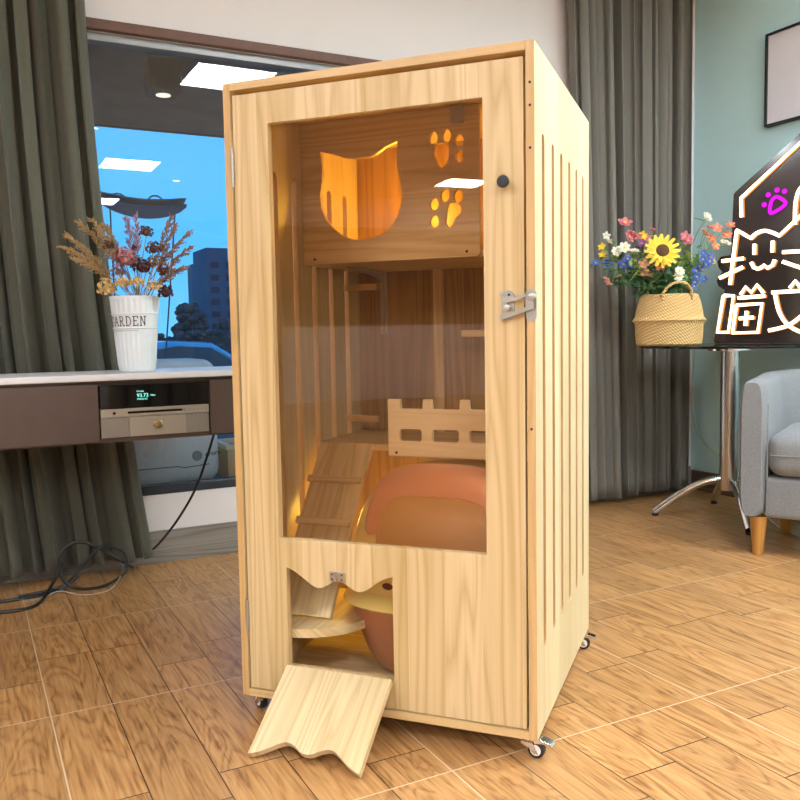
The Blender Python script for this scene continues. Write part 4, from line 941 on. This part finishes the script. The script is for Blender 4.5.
for k, x in enumerate([-5,-1.5,2,5,7.8,10.3,12.8,15.3,17.9]):
    h = 1.7 + .6*rg.random() + (.6 if k == 5 else 0)
    lb = 'dark leafy tree in the dusk row beyond the road, %s' % ['far left','second from the left','third from the left','behind the bucket','right of the bucket','pointed and tallest','in front of the office block','right part of the row','far right'][k]
    t = thing('tree', lb, 'tree', (x, 43+rg.uniform(-2,2), -.6), 0, 'trees beyond the road')
    mb = MB()
    for q in range(240):
        a = rg.uniform(0,6.28); zz = rg.uniform(.02,1); w = 1.12*(1-.5*zz)*rg.random()**.5
        mb.ball((w*math.cos(a), w*math.sin(a), (h+.6)*zz*.92), rg.uniform(.13,.26), (1,1,.8), 6, 4)
    mb.build('crown', M_tree, t); MB().tube([(0,0,0),(0,0,1.5)], .15, 6).build('trunk', M_trunk, t)
hd = thing('hedge', 'long low dark hedge in front of the distant trees outside the window', 'hedge', (-6,39,-.6))
mb = MB().box((0,.2,0),(28,.9,1.45))
for q in range(700): mb.ball((rg.uniform(0,28), rg.uniform(0,.8), rg.uniform(.6,1.65)), rg.uniform(.12,.24), (1,1,.8), 6, 4)
mb.build('foliage', M_tree, hd)
# parked car
M_car = plain('silver_paint', (.30,.38,.45), .25, .6, coat=.5); M_cgl = plain('car_glass', (.02,.04,.06), .08)
ca = thing('car', 'silver parked car seen behind the flower bucket outside', 'car', (1.5,14,-.6), .0)
prof = [(0,.35),(.05,.75),(.5,.85),(1.0,1.36),(1.6,1.43),(2.3,1.38),(2.95,.98),(3.7,.85),(4.1,.68),(4.2,.35)]
def carf(i, j): pass
mb = MB(); nn = len(prof)
vs = []
for s, w in ((0,.12),(.08,0),(1.62,0),(1.7,.12)):
    for x_, z_ in prof: vs.append((x_, s + (.18 if (z_ > .9 and s < .5) else (-.18 if z_ > .9 else 0)), z_ - w*.3))
fs = [(r*nn+k, r*nn+k+1, (r+1)*nn+k+1, (r+1)*nn+k) for r in range(3) for k in range(nn-1)]
fs += [tuple(range(nn)), tuple(3*nn+k for k in reversed(range(nn))), tuple(r*nn for r in range(4)), tuple(r*nn+nn-1 for r in (3,2,1,0))]
mb.add(vs, fs); mb.build('body', M_car, ca, bevel=.05, seg=3)
MB().plate([(1.0,.95),(1.25,1.28),(1.7,1.34),(2.25,1.30),(2.7,1.0)], [], lambda a,b,t: (a,t,b), .10, .17).build('side_window', M_cgl, ca)
for x in (.8,3.3):
    for y in (.05,1.5): MB().lathe([(.12,0),(.30,0),(.32,.05),(.32,.15),(.30,.2),(.12,.2)], 24, (x,y-.02,.32), 'y').build('wheel', M_rubber, ca)
# fabric canopy on thin posts
cn = thing('canopy', 'dark cloth canopy on two thin posts outside the window', 'canopy', (1.62,11,-.6))
M_cn = plain('dark_canopy', (.02,.035,.055), .8)
MB().grid(lambda i,j: (1.05*i, .5*j, 3.23-.22*math.sin(PI*j)*0-.05*math.sin(PI*i)-.02*i+.12*abs(j-.5)), 12, 4).build('cloth', M_cn, cn, solid=.02)
MB().grid(lambda i,j: (1.05*i, 0, 3.22-.02*i-.05*math.sin(PI*i)-.17*j*math.sin(PI*min(1,i*.95+.04))**.4), 12, 4).build('valance', M_cn, cn, solid=.02)
for (a, b_) in (((.12,.1,3.15),(.14,.1,0)),((.93,.1,3.15),(.60,.1,0))): MB().tube([a, b_], .010, 8).build('post', M_cn, cn)
for x in (.22,.68): MB().tube([(x+.10*math.cos(t), .1, 3.2+.10*math.sin(t)) for t in [PI*k/10 for k in range(11)]], .012, 6).build('hoop', M_cn, cn)

# ------------------------------------------------------------------ sky and colour management
w = bpy.data.worlds.new('world'); sc.world = w; w.use_nodes = True; N, L = w.node_tree.nodes, w.node_tree.links
tc = N.new('ShaderNodeTexCoord'); sp = N.new('ShaderNodeSeparateXYZ'); L.new(tc.outputs['Generated'], sp.inputs[0])
cr = ramp(N, [(.0,(.10,.36,.62)),(.12,(.05,.30,.62)),(.5,(.025,.24,.62))]); L.new(sp.outputs[2], cr.inputs[0])
L.new(cr.outputs[0], N['Background'].inputs[0]); N['Background'].inputs[1].default_value = 1.55
sc.view_settings.view_transform = 'Standard'; sc.view_settings.look = 'None'; sc.view_settings.exposure = 0.5; sc.view_settings.gamma = 1
sc.view_settings.use_curve_mapping = False
